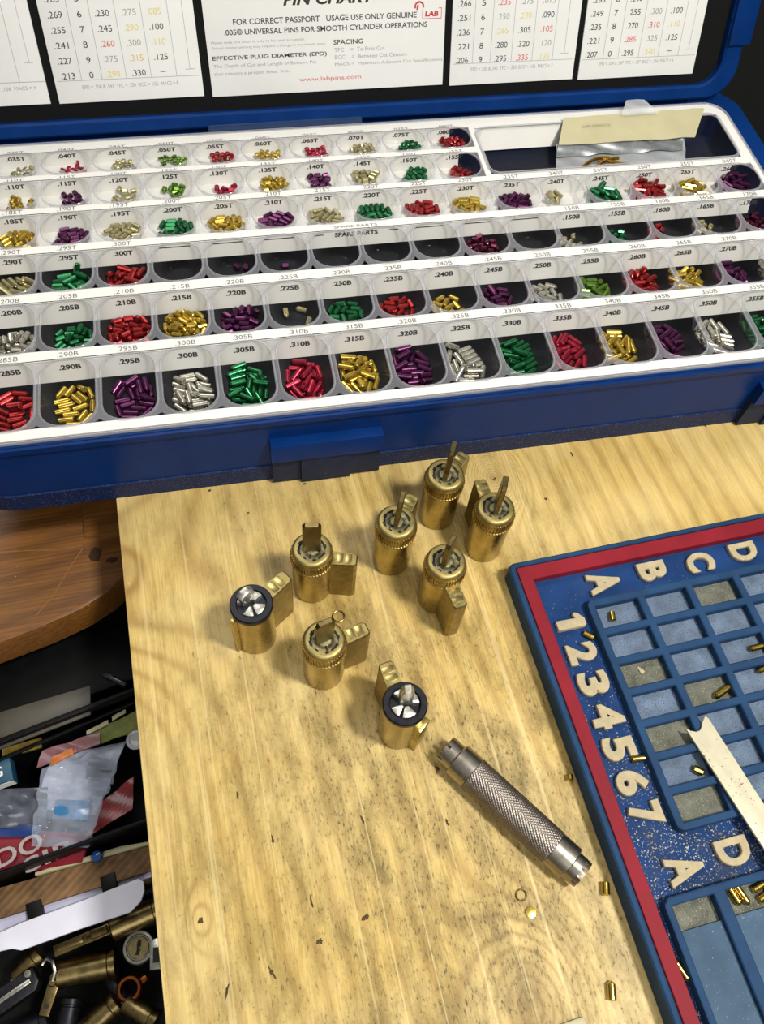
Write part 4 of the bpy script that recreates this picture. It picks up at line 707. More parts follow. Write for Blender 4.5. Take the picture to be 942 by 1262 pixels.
    109, 161, 65, 236, 188, 47, 165, 82, 189, 26, 139, 181, 77, 223, 25, 50, 119, 77, 30, 19, 62, 123, 38, 228, 0, 70, 145, 38, 101, 0, 130, 166, 38, 130, 0, 95, 184, 38, 23, 0, 161, 88, 38, 141, 0, 145, 127, 38, 4, 0,
    211, 123, 38, 188, 0, 78, 201, 38, 151, 0, 137, 107, 38, 132, 0, 164, 68, 38, 13, 0, 85, 69, 38, 238, 0, 156, 207, 38, 247, 0, 188, 154, 38, 143, 0, 77, 93, 38, 238, 0, 137, 143, 63, 246, 134, 177, 184, 38, 119, 0,
    117, 63, 38, 125, 0, 91, 143, 38, 135, 0, 157, 129, 38, 13, 0, 167, 95, 38, 168, 0, 63, 192, 38, 167, 0, 69, 160, 38, 135, 0, 163, 172, 38, 92, 0, 74, 121, 38, 135, 0, 190, 80, 38, 36, 0, 137, 162, 38, 220, 0,
    202, 182, 38, 78, 0, 213, 129, 38, 191, 0, 106, 197, 38, 39, 0, 165, 198, 58, 216, 131, 82, 84, 38, 129, 0, 113, 104, 38, 129, 0, 185, 77, 38, 31, 0, 101, 120, 38, 11, 0, 209, 166, 38, 197, 0, 65, 169, 38, 170, 0,
    99, 207, 38, 8, 0, 151, 156, 38, 70, 0, 179, 165, 38, 197, 0, 155, 197, 38, 16, 0, 146, 100, 38, 248, 0, 68, 136, 38, 134, 0, 116, 161, 38, 204, 0, 163, 170, 77, 198, 1, 114, 84, 38, 120, 0, 53, 184, 70, 36, 67,
    50, 97, 38, 202, 0, 192, 178, 77, 198, 2, 106, 65, 38, 122, 0, 186, 114, 38, 113, 0, 121, 199, 77, 21, 30, 191, 131, 60, 122, 139, 67, 130, 38, 109, 0, 207, 100, 38, 183, 0, 120, 190, 38, 5, 0, 149, 105, 38, 128, 0,
    186, 196, 38, 224, 0, 107, 208, 38, 5, 0, 68, 151, 38, 109, 0, 67, 107, 38, 107, 0, 73, 171, 38, 237, 0, 141, 155, 38, 214, 0, 141, 85, 38, 129, 0, 68, 78, 38, 94, 0, 145, 64, 38, 4, 0, 159, 75, 77, 3, 5,
    161, 122, 59, 137, 126, 121, 140, 56, 71, 107, 73, 107, 83, 206, 10, 199, 130, 82, 116, 41, 186, 167, 38, 112, 0, 71, 186, 71, 222, 95, 198, 103, 83, 120, 0, 191, 146, 53, 105, 94, 107, 110, 80, 71, 2, 186, 175, 38, 236, 0,
    130, 174, 38, 63, 0, 72, 109, 38, 246, 0, 151, 125, 38, 186, 0, 70, 136, 38, 135, 0, 71, 156, 38, 135, 0, 114, 64, 38, 252, 0, 180, 118, 38, 186, 0, 89, 203, 38, 142, 0, 126, 135, 61, 50, 135, 72, 179, 38, 142, 0,
    209, 106, 38, 57, 0, 194, 135, 82, 117, 13, 172, 202, 38, 236, 0, 76, 88, 38, 118, 0, 159, 164, 61, 102, 140, 82, 169, 75, 138, 14, 201, 153, 69, 92, 188, 127, 96, 60, 85, 132, 58, 106, 82, 15, 42, 113, 80, 82, 105, 18,
    73, 146, 77, 135, 0, 63, 187, 77, 12, 6, 167, 82, 58, 83, 120, 87, 213, 77, 12, 6, 209, 165, 38, 197, 0, 97, 102, 64, 225, 152, 92, 195, 38, 121, 0, 178, 155, 38, 194, 0, 124, 92, 38, 24, 0, 161, 205, 38, 116, 0,
    45, 162, 38, 187, 0, 74, 132, 38, 145, 0, 184, 114, 38, 238, 0, 131, 132, 38, 38, 0, 94, 166, 53, 31, 87, 196, 129, 73, 121, 208, 180, 94, 62, 28, 140, 62, 83, 38, 215, 0, 136, 171, 38, 39, 0, 137, 64, 38, 130, 0,
    144, 127, 76, 165, 4, 113, 206, 73, 237, 72, 140, 157, 76, 164, 11, 58, 115, 77, 15, 28, 82, 80, 78, 212, 10, 148, 94, 80, 45, 52, 195, 71, 57, 177, 113, 74, 97, 38, 115, 0, 207, 170, 38, 71, 0, 43, 141, 38, 63, 0,
    84, 156, 38, 49, 0, 96, 74, 60, 96, 126, 94, 194, 38, 247, 0, 202, 92, 38, 49, 0, 100, 124, 38, 141, 0, 50, 83, 60, 96, 126, 151, 207, 38, 249, 0, 153, 163, 38, 239, 0, 72, 181, 65, 2, 157, 119, 92, 76, 195, 60,
    175, 176, 60, 226, 122, 136, 150, 64, 8, 146, 140, 98, 38, 177, 0, 162, 81, 38, 177, 0, 65, 162, 82, 240, 13, 89, 204, 78, 120, 5, 184, 135, 38, 116, 0, 136, 182, 81, 170, 16, 163, 125, 74, 111, 47, 75, 128, 78, 147, 21,
    152, 193, 38, 157, 0, 102, 141, 38, 255, 0, 125, 83, 38, 255, 0, 111, 102, 38, 127, 0, 99, 161, 38, 255, 0, 187, 138, 38, 233, 0, 67, 193, 38, 35, 0, 142, 121, 38, 127, 0, 110, 196, 38, 163, 0, 68, 122, 56, 240, 99,
    127, 63, 38, 255, 0, 56, 90, 38, 208, 0, 185, 183, 61, 109, 127, 181, 77, 62, 151, 133, 187, 161, 38, 233, 0, 69, 97, 81, 119, 19, 37, 163, 65, 72, 154, 185, 102, 56, 143, 97, 97, 215, 80, 135, 6, 57, 143, 80, 18, 15,
    93, 189, 82, 19, 14, 169, 143, 38, 14, 0, 202, 93, 38, 177, 0, 53, 179, 38, 178, 0, 141, 101, 38, 122, 0, 131, 83, 38, 251, 0, 165, 163, 38, 14, 0, 149, 91, 77, 251, 0, 73, 133, 38, 66, 0, 127, 118, 64, 234, 141,
    111, 65, 38, 251, 0, 184, 126, 38, 141, 0, 158, 181, 38, 14, 0, 44, 120, 38, 194, 0, 98, 165, 38, 77, 0, 146, 199, 38, 142, 0, 76, 94, 59, 34, 113, 83, 209, 64, 131, 139, 99, 206, 38, 9, 0, 67, 113, 38, 41, 0,
    171, 179, 38, 144, 0, 181, 98, 38, 16, 0, 116, 97, 59, 0, 113, 183, 140, 38, 144, 0, 181, 161, 38, 16, 0, 80, 176, 38, 111, 0, 94, 77, 38, 131, 0, 151, 195, 38, 16, 0, 101, 146, 49, 233, 58, 99, 115, 65, 136, 144,
    43, 145, 38, 191, 0, 144, 149, 81, 230, 14, 183, 119, 38, 16, 0, 171, 72, 38, 147, 0, 111, 196, 75, 12, 13, 106, 194, 38, 38, 0, 150, 79, 38, 164, 0, 63, 137, 38, 219, 0, 107, 80, 38, 31, 0, 134, 142, 38, 7, 0,
    107, 107, 38, 31, 0, 49, 102, 38, 200, 0, 173, 171, 38, 91, 0, 202, 95, 38, 179, 0, 190, 191, 38, 90, 0, 184, 126, 38, 26, 0, 96, 115, 77, 159, 2, 128, 190, 70, 166, 4, 112, 159, 38, 7, 0, 65, 190, 38, 38, 0,
    53, 123, 83, 29, 0, 151, 114, 38, 81, 0, 174, 74, 38, 150, 0, 64, 189, 38, 39, 0, 109, 76, 38, 143, 0, 213, 135, 38, 191, 0, 147, 207, 38, 122, 0, 138, 189, 38, 250, 0, 78, 106, 38, 249, 0, 185, 138, 60, 58, 115,
    75, 126, 38, 249, 0, 119, 156, 38, 152, 0, 182, 164, 38, 162, 0, 57, 116, 82, 233, 6, 74, 160, 38, 23, 0, 81, 88, 59, 255, 108, 127, 119, 74, 74, 34, 94, 156, 77, 152, 0, 63, 169, 76, 157, 28, 56, 141, 38, 175, 0,
    187, 192, 38, 220, 0, 144, 76, 38, 238, 0, 150, 156, 38, 148, 0, 79, 103, 38, 130, 0, 85, 73, 38, 108, 0, 183, 146, 38, 20, 0, 115, 126, 38, 236, 0, 181, 104, 38, 144, 0, 130, 171, 38, 148, 0, 185, 126, 59, 145, 106,
    81, 183, 38, 137, 0, 79, 76, 83, 177, 10, 70, 171, 77, 135, 8, 118, 156, 77, 20, 0, 100, 206, 38, 9, 0, 124, 111, 80, 77, 22, 65, 133, 80, 95, 48, 126, 186, 38, 191, 0, 43, 136, 38, 64, 0, 165, 188, 38, 199, 0,
    175, 102, 38, 112, 0, 97, 153, 38, 100, 0, 181, 142, 38, 240, 0, 181, 121, 38, 112, 0, 72, 194, 38, 160, 0, 104, 102, 38, 235, 0, 87, 130, 58, 107, 95, 133, 128, 79, 55, 10, 120, 74, 38, 106, 0, 76, 181, 75, 153, 28,
    162, 79, 61, 121, 110, 203, 176, 38, 75, 0, 59, 73, 68, 110, 149, 39, 101, 72, 85, 167, 106, 143, 88, 188, 60, 128, 78, 66, 231, 134, 177, 98, 38, 141, 0, 114, 208, 38, 132, 0, 104, 159, 38, 21, 0, 178, 139, 38, 141, 0,
    78, 128, 38, 127, 0, 179, 119, 38, 13, 0, 79, 108, 38, 127, 0, 170, 73, 38, 19, 0, 178, 159, 38, 13, 0, 49, 170, 38, 183, 0, 117, 177, 76, 228, 184, 79, 76, 38, 230, 0, 75, 191, 75, 66, 76, 142, 142, 77, 2, 28,
    169, 188, 38, 124, 0, 69, 148, 83, 21, 23, 174, 161, 38, 81, 0, 88, 94, 38, 20, 0, 136, 128, 38, 106, 0, 74, 135, 38, 65, 0, 122, 159, 38, 101, 0, 140, 199, 38, 13, 0, 43, 127, 38, 65, 0, 65, 189, 38, 39, 0,
    130, 86, 38, 147, 0, 159, 69, 38, 140, 0]
def pin_geo(mb, L, r=1.38, top=False, n=12, mat=0, Mx=None, o=(0, 0, 0)):
    h = L/2; c = min(.45, L*.18)
    if top: prof = [(.9, -h), (r, -h+c*.8), (r, h-c*.8), (.9, h)]
    else: prof = [(r*.82, -h), (r, -h+c*.6), (r, h-min(1.1, L*.2)), (.55, h-.12), (.25, h)]
    return mb.lathe(prof, n, mat, o, Mx)
names = dict(g='gold', s='silver', c='champagne', G='green', L='light green', r='red', k='crimson', p='purple', m='maroon')
small = MB(); ORDER = 'gscGLrkpm'; pos = 0; meshes = {}
for r, row in enumerate(CELLS):
    vf, vb, rad, D = ROWS[r]; vc = (vf+vb)/2
    for c, lab, col, n in row:
        L = float('0' + lab[:-1])*25.4 if lab else (3.6 if n > 9 else 4.0)
        for k in range(n):
            a = PD[pos:pos+5]; pos += 5
            x, y, z = a[0]/11 - 11.6, a[1]/7 - 18, a[2]/16 - 15
            th, az = a[3]/256*2*math.pi, a[4]/255; s = math.sqrt(max(0, 1-az*az))
            flip = -1 if (k*7+c) % 2 else 1
            d = Vector((s*math.cos(th), s*math.sin(th), az))*flip
            P = (U0 + c*PITCH + x, vc + y, ZF + .45 + z)
            if r < 5:
                pin_geo(small, L, 1.38, lab.endswith('T'), 10, ORDER.index(col), axis_matrix(d), P)
            else:
                key = (col, lab)
                if key not in meshes: meshes[key] = pin_geo(MB(), L, n=14).mesh('lock_pin', [M['pin_'+col]])
                o = bpy.data.objects.new('lock_pin', meshes[key]); C.objects.link(o)
                w = cw(*P); o.location = [q*MM for q in w]
                o.rotation_mode = 'QUATERNION'; dw = Matrix.Rotation(CA, 3, 'Z') @ d
                o.rotation_quaternion = Vector((0, 0, 1)).rotation_difference(dw)
                tag(o, f'small {names[col]} metal lock pin in the heap in the front-row compartment marked {lab}', 'lock pin', f'{names[col]} lock pins in compartment {lab}')
small.xf(TRC)
o = small.build('lock_pins', [M['pin_'+k] for k in ORDER], None, ang=28)
o.location = [q*MM for q in CO]; o.rotation_euler = (0, 0, CA)
tag(o, 'small coloured metal lock pins heaped in the five upper rows of compartments', 'lock pins', kind='stuff')

# the bag of springs lying in the long compartment
def sheet(mb, q, nu, nv, amp, thick, seed, mat=0, fn=None):
    rg = random.Random(seed); ph = [(rg.uniform(.15, .5), rg.uniform(.15, .5), rg.uniform(0, 6), rg.uniform(.4, 1)) for _ in range(5)]
    top = []
    for j in range(nv+1):
        for i in range(nu+1):
            s, t = i/nu, j/nv
            p = [(1-s)*(1-t)*q[0][k] + s*(1-t)*q[1][k] + s*t*q[2][k] + (1-s)*t*q[3][k] for k in range(3)]
            z = sum(a*math.sin(p[0]*fx + p[1]*fy*1.7 + f0) for fx, fy, f0, a in ph)*amp/3
            top.append((p[0], p[1], p[2] + z + (fn(s, t) if fn else 0)))
    m = nu+1; N = len(top)
    vs = top + [(x, y, z-thick) for x, y, z in top]; fs = []
    for j in range(nv):
        for i in range(nu):
            a = j*m+i; fs.append((a, a+1, a+m+1, a+m)); fs.append((N+a, N+a+m, N+a+m+1, N+a+1))
    bd = [i for i in range(m)] + [j*m+nu for j in range(1, nv+1)] + [nv*m+i for i in range(nu-1, -1, -1)] + [j*m for j in range(nv-1, 0, -1)]
    for a, c_ in zip(bd, bd[1:]+bd[:1]): fs.append((a, c_, N+c_, N+a))
    return mb.add(vs, fs, mat)
bag = thing('spring_bag', 'small clear bag with a yellowed paper header lying in the long top compartment', 'bag', CO, CA)
b = MB(); sheet(b, [(193, 374.5, 39.5), (272, 373.5, 39.5), (277, 396, 46.0), (198, 396, 46.0)], 34, 12, .8, .25, 3)
b.xf(TRC).build('pouch', M['pouch'], bag)
b = MB(); sheet(b, [(196, 387.5, 44.2), (273, 386.5, 44.2), (275.5, 394.5, 46.2), (198.5, 394.5, 46.4)], 40, 8, 1.3, .2, 8)
b.xf(TRC).build('foil_band', pm('silver_foil', '#8f9396', .36, .6, .15, .3), bag)
b = MB(); sheet(b, [(198.5, 394, 47.0), (282, 393.0, 47.3), (293.5, 411.8, 52.2), (206, 412.0, 51.4)], 24, 8, .5, .3, 5)
b.xf(TRC).build('paper_header', M['cream'], bag)
b = MB(); text(b, 'LAB SPRINGS', lambda x, y: (x, y, 48.0 + (y-394)*.255), 17, 1.5, 224, 404.5, 0, 0)
b.xf(TRC).build('header_printing', pm('faded_ink', '#9c8f68', .6), bag, fix=False, smooth=False)
b = MB(); sheet(b, [(240, 409, 52.6), (263, 409, 52.7), (257, 419.0, 55.0), (246, 419.5, 55.2)], 12, 8, .5, .15, 6)
b.xf(TRC).build('bag_corner', M['pouch'], bag)
rg = random.Random(4)
for k, (lab, u0, v0, u1, v1, bow) in enumerate((('thin gold coil spring in the bag, bowed over to the left', 206, 375.8, 226, 381.5, 4.0), ('thin gold coil spring in the bag, in the middle of the bundle', 215, 376.0, 231, 381.0, 2.5), ('thin gold coil spring in the bag, slanting down to the right', 221, 381.6, 236, 376.2, -1.5), ('thin gold coil spring in the bag, lowest and almost level', 206, 375.2, 232, 375.6, 1.5))):
    path = []
    for i in range(181):
        t = i/180; a = t*2*math.pi*30
        x = u0 + (u1-u0)*t; y = v0 + (v1-v0)*t + bow*math.sin(math.pi*t)*.6; z = 43.4 + (y-374)*.30 + .5*k*.5 + bow*.1*math.sin(math.pi*t)
        path.append((x, y + .85*math.cos(a), z + .85*math.sin(a)))
    mbs = MB().tube(path, .28, 5); mbs.xf(TRC)
    s = mbs.build('coil_spring', M['gold_wire'])
    s.location = [q*MM for q in CO]; s.rotation_euler = (0, 0, CA)
    tag(s, lab, 'spring', 'gold springs in the bag')

# ------------------------------------------------------------------ lock cylinders standing on the board
def gear(r0, r1, n):
    out = []
    for k in range(n):
        a = 2*math.pi*k/n; h = math.pi/n
        out += [(r0*math.cos(a-h*.45), r0*math.sin(a-h*.45)), (r1*math.cos(a-h*.2), r1*math.sin(a-h*.2)), (r1*math.cos(a+h*.2), r1*math.sin(a+h*.2)), (r0*math.cos(a+h*.45), r0*math.sin(a+h*.45))]
    return out
def housing(t, ang, r1=19.3, w=6.4, z0=.6, z1=29.5):
    b = MB(); h = w/2
    b.loft([[(7.4, -h, z) , (r1-1.4, -h, z), (r1, -h+.9, z), (r1, h-.9, z), (r1-1.4, h, z), (7.4, h, z)] for z in (z0, z1-.8)] +
           [[(7.4, -h, z1), (r1-1.6, -h+.5, z1), (r1-.6, -h+1.2, z1-.1), (r1-.6, h-1.2, z1-.1), (r1-1.6, h-.5, z1), (7.4, h, z1)]])
    o = b.xf(Matrix.Rotation(math.radians(ang), 4, 'Z')).build('pin_housing', M['brass_dull'], t, ang=14)
    c = MB()                                  # stamped plugs sealing the chambers, seen on the top edge
    for k in range(2): c.box(10.5 + k*3.6, 13.3 + k*3.6, -h+.8, h-.8, z1-.3, z1+.12, .1)
    c.xf(Matrix.Rotation(math.radians(ang), 4, 'Z')).build('housing_plug', M['brass'], o)
M['knurl'] = pm('knurl_brass', '#b8a268', .38, 1, .2, .3)
M['brass_top'] = pm('matte_brass_top', '#a2925c', .46, .9, .25, .2, .15, 1.2)
M['washer'] = pm('grimy_washer', '#857f62', .5, .85, .45, .5, .2, 1.2)
def capped(x, y, bang, tang, lean, label, th=20.0, tw=7.6):
    t = thing('lock_cylinder', label, 'lock cylinder', (x, y, 0), 0, 'brass lock cylinders on the board')
    b = MB(); b.lathe([(7.7, 0), (8.5, .5), (8.6, 1.2), (8.6, 26.6), (8.3, 27.0), (8.3, 27.6)], 56); b.build('body', M['brass'], t)
    b = MB()
    g = gear(8.5, 9.2, 44)
    b.loft([[(px*.965, py*.965, 27.0) for px, py in g], [(px, py, 27.6) for px, py in g], [(px, py, 32.4) for px, py in g], [(px*.955, py*.955, 33.0) for px, py in g]], 0)
    b.lathe([(8.5, 26.6), (9.05, 26.8), (9.05, 27.5), (8.6, 27.8)], 56, 1)
    b.lathe([(8.5, 32.6), (8.55, 34.3), (8.3, 35.2), (7.7, 35.8), (7.2, 36.0), (5.75, 36.0), (5.6, 35.8), (5.6, 33.0)], 56, 1, cap=False)
    b.build('knurled_cap', [M['knurl'], M['brass_top']], t)
    b = MB(); b.lathe([(5.7, 33.6), (5.6, 35.3), (4.3, 35.45), (3.2, 35.2), (2.9, 34.9), (.2, 34.9)], 40); b.build('spring_washer', M['washer'], t)
    b = MB()
    for k in range(11):
        a = 2*math.pi*k/11 + .2*math.sin(k*5.0)
        w2 = .8 + .35*math.sin(k*2.3); q = MB().box(5.0, 5.9 + .3*math.cos(k*3.1), -w2, w2, 34.8, 36.06, .1); b.add([(x*math.cos(a)-y*math.sin(a), x*math.sin(a)+y*math.cos(a), z) for x, y, z in q.v], q.f)
    for k in range(3):
        a = tang*.0174 + .7 + k*1.9
        b.box(2.5, 4.6, -.35, .35, 35.1, 35.5); b.v[-8:] = [(x*math.cos(a)-y*math.sin(a), x*math.sin(a)+y*math.cos(a), z) for x, y, z in b.v[-8:]]
    b.build('ratchet_notch', M['slot'], t)
    b = MB()
    # flat tailpiece bar, rounded at the top, standing out of the cap
    w = tw/2; prof = [(-w, 33.6), (w, 33.6), (w, 36+th-1.6), (w-1.2, 36+th), (-w+1.2, 36+th), (-w, 36+th-1.6)]
    b.loft([[(px, -1.1, pz) for px, pz in inset(prof, .25)], [(px, -.8, pz) for px, pz in prof], [(px, .8, pz) for px, pz in prof], [(px, 1.1, pz) for px, pz in inset(prof, .25)]])
    sh = Matrix.Identity(4); sh[0][2] = lean[0]; sh[1][2] = lean[1]
    b.xf(Matrix.Translation((0, 0, 34)) @ sh @ Matrix.Translation((0, 0, -34)) @ Matrix.Rotation(math.radians(tang), 4, 'Z')).build('tailpiece', M['brass_dark'], t)
    b = MB(); b.lathe([(2.9, 34.8), (2.7, 35.4), (1.9, 35.6), (.2, 35.6)], 20); b.build('tailpiece_collar', M['washer'], t)
    housing(t, bang)
    return t
capped(30.1, 163.5, -17, -11, (0, 0), 'brass lock cylinder with broad tailpiece facing the viewer, pin housing out to its right')
capped(27.2, 123.1, 12, 14, (.02, .03), 'brass lock cylinder with a turned tailpiece and a small wire ring lying behind it', 15.5)
capped(68.1, 169.6, 52, 64, (.03, 0), 'brass lock cylinder with an edge-on tailpiece, standing between the two beneath the case latch', 19)
capped(95.2, 188.7, 44, 63, (.03, 0), 'brass lock cylinder standing farthest back, closest to the navy case', 21)
capped(112.2, 167.7, 92, 66, (.02, .02), 'rightmost brass lock cylinder, closest to the top corner of the blue mat', 20)
capped(83.8, 146.9, -84, 50, (0, .02), 'brass lock cylinder whose pin housing sticks out towards the knurled tool', 17)
M['lug'] = pm('broken_silver_metal', '#c2bfb4', .36, .9, .2, .5, .2, 1.2)
def open_top(x, y, bang, fin, label, spur, rot):
    t = thing('lock_cylinder', label, 'lock cylinder', (x, y, 0), 0, 'brass lock cylinders on the board')
    b = MB(); b.lathe([(7.8, 0), (8.5, .5), (8.6, 1.2), (8.6, 31.2), (8.3, 31.6)], 56); b.build('body', M['brass'], t)
    b = MB(); b.lathe([(8.3, 31.4), (8.75, 31.9), (8.75, 33.6), (8.3, 34.2), (6.2, 34.2), (5.9, 33.6), (5.9, 31.5)], 48, cap=False); b.lathe([(6.1, 31.6), (6.0, 32.4), (.2, 32.4)], 30); b.build('retaining_ring', M['blackring'], t)
    for a0, a1, r0, r1, z in ((20, 95, 1.6, 5.6, 34.6), (110, 160, 2.2, 5.8, 35.0), (215, 262, 1.2, 5.7, 34.4), (275, 335, 1.4, 5.9, 34.8)):
        n = 5; aa = [math.radians(a0 + (a1-a0)*k/n + rot) for k in range(n+1)]
        pts = [(r1*math.cos(a), r1*math.sin(a)) for a in aa] + [(r0*math.cos(a), r0*math.sin(a)) for a in aa[::-1]]
        MB().prism(pts, 32.2, z, .5).build('cam_lug', M['lug'], t)
    b = MB(); sx, sy, lx, ly, wdt, hgt = spur
    prof = [(-wdt, 32.4), (wdt, 32.4), (wdt*.9, 32.4+hgt*.75), (wdt*.35, 32.4+hgt), (-wdt*.5, 32.4+hgt*.96), (-wdt, 32.4+hgt*.7)]
    b.loft([[(px, -1.7, pz) for px, pz in inset(prof, .4)], [(px, -1.1, pz) for px, pz in prof], [(px, 1.1, pz) for px, pz in prof], [(px, 1.7, pz) for px, pz in inset(prof, .4)]])
    sh = Matrix.Identity(4); sh[0][2] = lx; sh[1][2] = ly
    b.xf(Matrix.Translation((sx, sy, 33)) @ sh @ Matrix.Rotation(math.radians(rot+20), 4, 'Z') @ Matrix.Translation((0, 0, -33))).build('broken_tailpiece', M['lug'], t)
    housing(t, bang, 20.2 if bang < 60 else 19.0, 6.6, .6, 31.4)
    b = MB(); fa, fw, fr, fz = fin
    b.box(7.6, fr, -fw/2, fw/2, .4, fz, .5); b.xf(Matrix.Rotation(math.radians(fa), 4, 'Z')).build('side_rib', M['brass'], t)
open_top(1.8, 144.8, 34, (207, 2.6, 10.2, 30), 'leftmost brass lock cylinder, black-ringed top with broken silver lugs, housing pointing up right', (-1.2, 3.0, -.1, .15, 3.6, 6.5), 10)
open_top(52.3, 92.0, 100, (-50, 6.5, 10.6, 26), 'black-ringed brass lock cylinder nearest the knurled steel tool, with a silver spur on top', (.6, 1.4, .06, .12, 2.8, 11.0), 330)

# ------------------------------------------------------------------ knurled tool
pa, pb = Vector((68.2, 78.7)), Vector((106.6, 21.05)); LT_ = (pb-pa).length
tool = thing('cap_tool', 'knurled steel double-ended cap spanner lying on the board beside the blue mat', 'tool', (pa.x, pa.y, 7.0), math.atan2((pb-pa).y, (pb-pa).x))
MX = Matrix(((0, 0, 1, 0), (1, 0, 0, 0), (0, 1, 0, 0), (0, 0, 0, 1)))
L0, L1, L2, L3 = 6.0, 14.5, LT_-14.0, LT_-5.5
MB().lathe([(6.2, L0), (6.9, L0+.5), (6.95, L0+1), (6.95, L1)], 48).xf(MX).build('smooth_collar', M['steel'], tool)
MB().lathe([(6.95, L2), (6.95, L3-1), (6.9, L3-.5), (6.1, L3)], 48).xf(MX).build('smooth_collar', M['steel'], tool)
b = MB(); n = 144; rings = []
m = 150
for j in range(m+1):
    z = L1 + (L2-L1)*j/m; rr = []
    for i in range(n):
        a = 2*math.pi*i/n; k = abs(math.sin(18*a + z*1.9 + .4))*abs(math.sin(18*a - z*1.9 + .4))
        r = 6.72 + .48*k if 0 < j < m else 6.75
        rr.append((r*math.cos(a), r*math.sin(a), z))
    rings.append(rr)
b.loft(rings); b.xf(MX).build('knurled_grip', M['steel_knurl'], tool, ang=60)
for nm, z0, z1 in (('crown_end', L0, 0), ('crown_end', L3, LT_)):
    b = MB(); s = 1 if z1 > z0 else -1
    b.lathe([(5.7, z0-s*.6), (5.7, z1-s*2.2), (4.6, z1-s*2.2), (4.6, z1-s*3.5), (.2, z1-s*3.6)], 44)
    for k in range(11):
        a0 = 2*math.pi*k/11; aa = [a0 + .36*q/3 for q in range(4)]
        pts = [(5.7*math.cos(a), 5.7*math.sin(a)) for a in aa] + [(4.6*math.cos(a), 4.6*math.sin(a)) for a in aa[::-1]]
        b.prism(pts, min(z1, z1-s*2.4), max(z1, z1-s*2.4), .15 if s > 0 else 0, 0, .15 if s < 0 else 0)
    b.xf(MX).build(nm, M['steel'], tool)

# ------------------------------------------------------------------ blue pinning mat
MA = 0.01514
MO = (149.58, 123.64)
mat = thing('pinning_mat', 'blue and red rubber pinning mat with raised cream letters and numbers', 'pinning mat', (MO[0], MO[1], 0), MA)
PX, PY, ZM, ZC = 23.80, 13.863, 11.2, 6.8
NCOL = 5
X0, X1, Y0, Y1 = -31.9, 134.0, -232, 28.2
b = MB()
b.prism(rrect(X0, X1, Y0, Y1, 3.2, 5), .2, 6.0, 0, 0, .5)
b.ring(rrect(X0, X1, Y0, Y1, 3.2, 5), rrect(-28.8, X1-4.5, Y0+4.5, 26.0, 1.2, 5), 5.9, ZM, ch=.7)
b.build('base', M['mat'], mat)
b = MB(); b.box(-22.6, X1-10.8, Y0+10.8, 18.9, 5.9, 6.3); b.build('recessed_field', M['mat_field'], mat)
b = MB(); b.ring(rrect(-28.4, X1-5, Y0+5, 25.6, .8, 3), rrect(-22.6, X1-10.8, Y0+10.8, 18.9, .5, 3), 5.95, ZM-.5, ch=.25); b.build('red_border', M['red'], mat)
# the grid of cells: ribs around square pockets
gx0, gx1, gy0, gy1 = -3.4, (NCOL-1)*PX + 23.6, -6*PY - 13.6, 3.6
CWD, CHT = 20.2, 10.55
def pocketed(mb, outer, pockets, z0, z1, zf, ch=.45):
    """a raised block, cut by rectangular pockets; strips between them, walls inside"""
    xs = sorted({outer[0], outer[1]} | {p for q in pockets for p in q[:2]}); ys = sorted({outer[2], outer[3]} | {p for q in pockets for p in q[2:]})
    for i in range(len(xs)-1):
        for j in range(len(ys)-1):
            cx, cy = (xs[i]+xs[i+1])/2, (ys[j]+ys[j+1])/2
            if any(q[0] < cx < q[1] and q[2] < cy < q[3] for q in pockets): continue
            mb.box(xs[i], xs[i+1], ys[j], ys[j+1], z0, z1)
pockets = [(c*PX, c*PX+CWD, -r*PY-CHT, -r*PY) for c in range(NCOL) for r in range(7)]
b = MB()
grid = MB()
def frame_cell(mb, ox0, ox1, oy0, oy1, p, z0, z1, ro=(0, 0, 0, 0)):
    """one square of rib-work round one pocket, edges eased"""
    outer = [(ox1, oy1), (ox0, oy1), (ox0, oy0), (ox1, oy0)]
    inner = [(p[1], p[3]), (p[0], p[3]), (p[0], p[2]), (p[1], p[2])]
    i2 = inset(inner, -.45)
    mb.loft([[(x, y, z0) for x, y in outer], [(x, y, z1) for x, y in outer], [(x, y, z1) for x, y in i2], [(x, y, z1-.45) for x, y in inner], [(x, y, z0) for x, y in inner]], 0, False, False)
for c in range(NCOL):
    for r in range(7):
        p = (c*PX, c*PX+CWD, -r*PY-CHT, -r*PY)
        frame_cell(grid, gx0+1.2 if c == 0 else c*PX-(PX-CWD)/2, gx1-1.2 if c == NCOL-1 else c*PX+CWD+(PX-CWD)/2, gy0+1.2 if r == 6 else -r*PY-CHT-(PY-CHT)/2, gy1-1.2 if r == 0 else -r*PY+(PY-CHT)/2, p, ZC-.5, ZM)
def skirt(mb, x0, x1, y0, y1, rad=3.2):
    ring_i = [(x1-1.2, y1-1.2), (x0+1.2, y1-1.2), (x0+1.2, y0+1.2), (x1-1.2, y0+1.2)]
    oo = rrect(x0, x1, y0, y1, rad, 6); ii = rrect(x0+1.2, x1-1.2, y0+1.2, y1-1.2, .02, 6)
    mb.loft([[(x, y, 6.0) for x, y in oo], [(x, y, ZM-.7) for x, y in oo], [(x, y, ZM-.2) for x, y in inset(oo, .2)], [(x, y, ZM) for x, y in inset(oo, .6)], [(x, y, ZM) for x, y in ii], [(x, y, 6.0) for x, y in ii]], 0, False, False)
skirt(grid, gx0, gx1, gy0, gy1)
grid.build('cell_grid', M['mat'], mat, ang=30)
gold = {(0, 2), (2, 0), (1, 3), (0, 4), (0, 6)}
for c in range(NCOL):
    for r in range(7):
        MB().box(c*PX-.2, c*PX+CWD+.2, -r*PY-CHT-.2, -r*PY+.2, 6.1, ZC).build('cell_floor', M['mat_gold'] if (c, r) in gold else M['mat_floor'], mat)
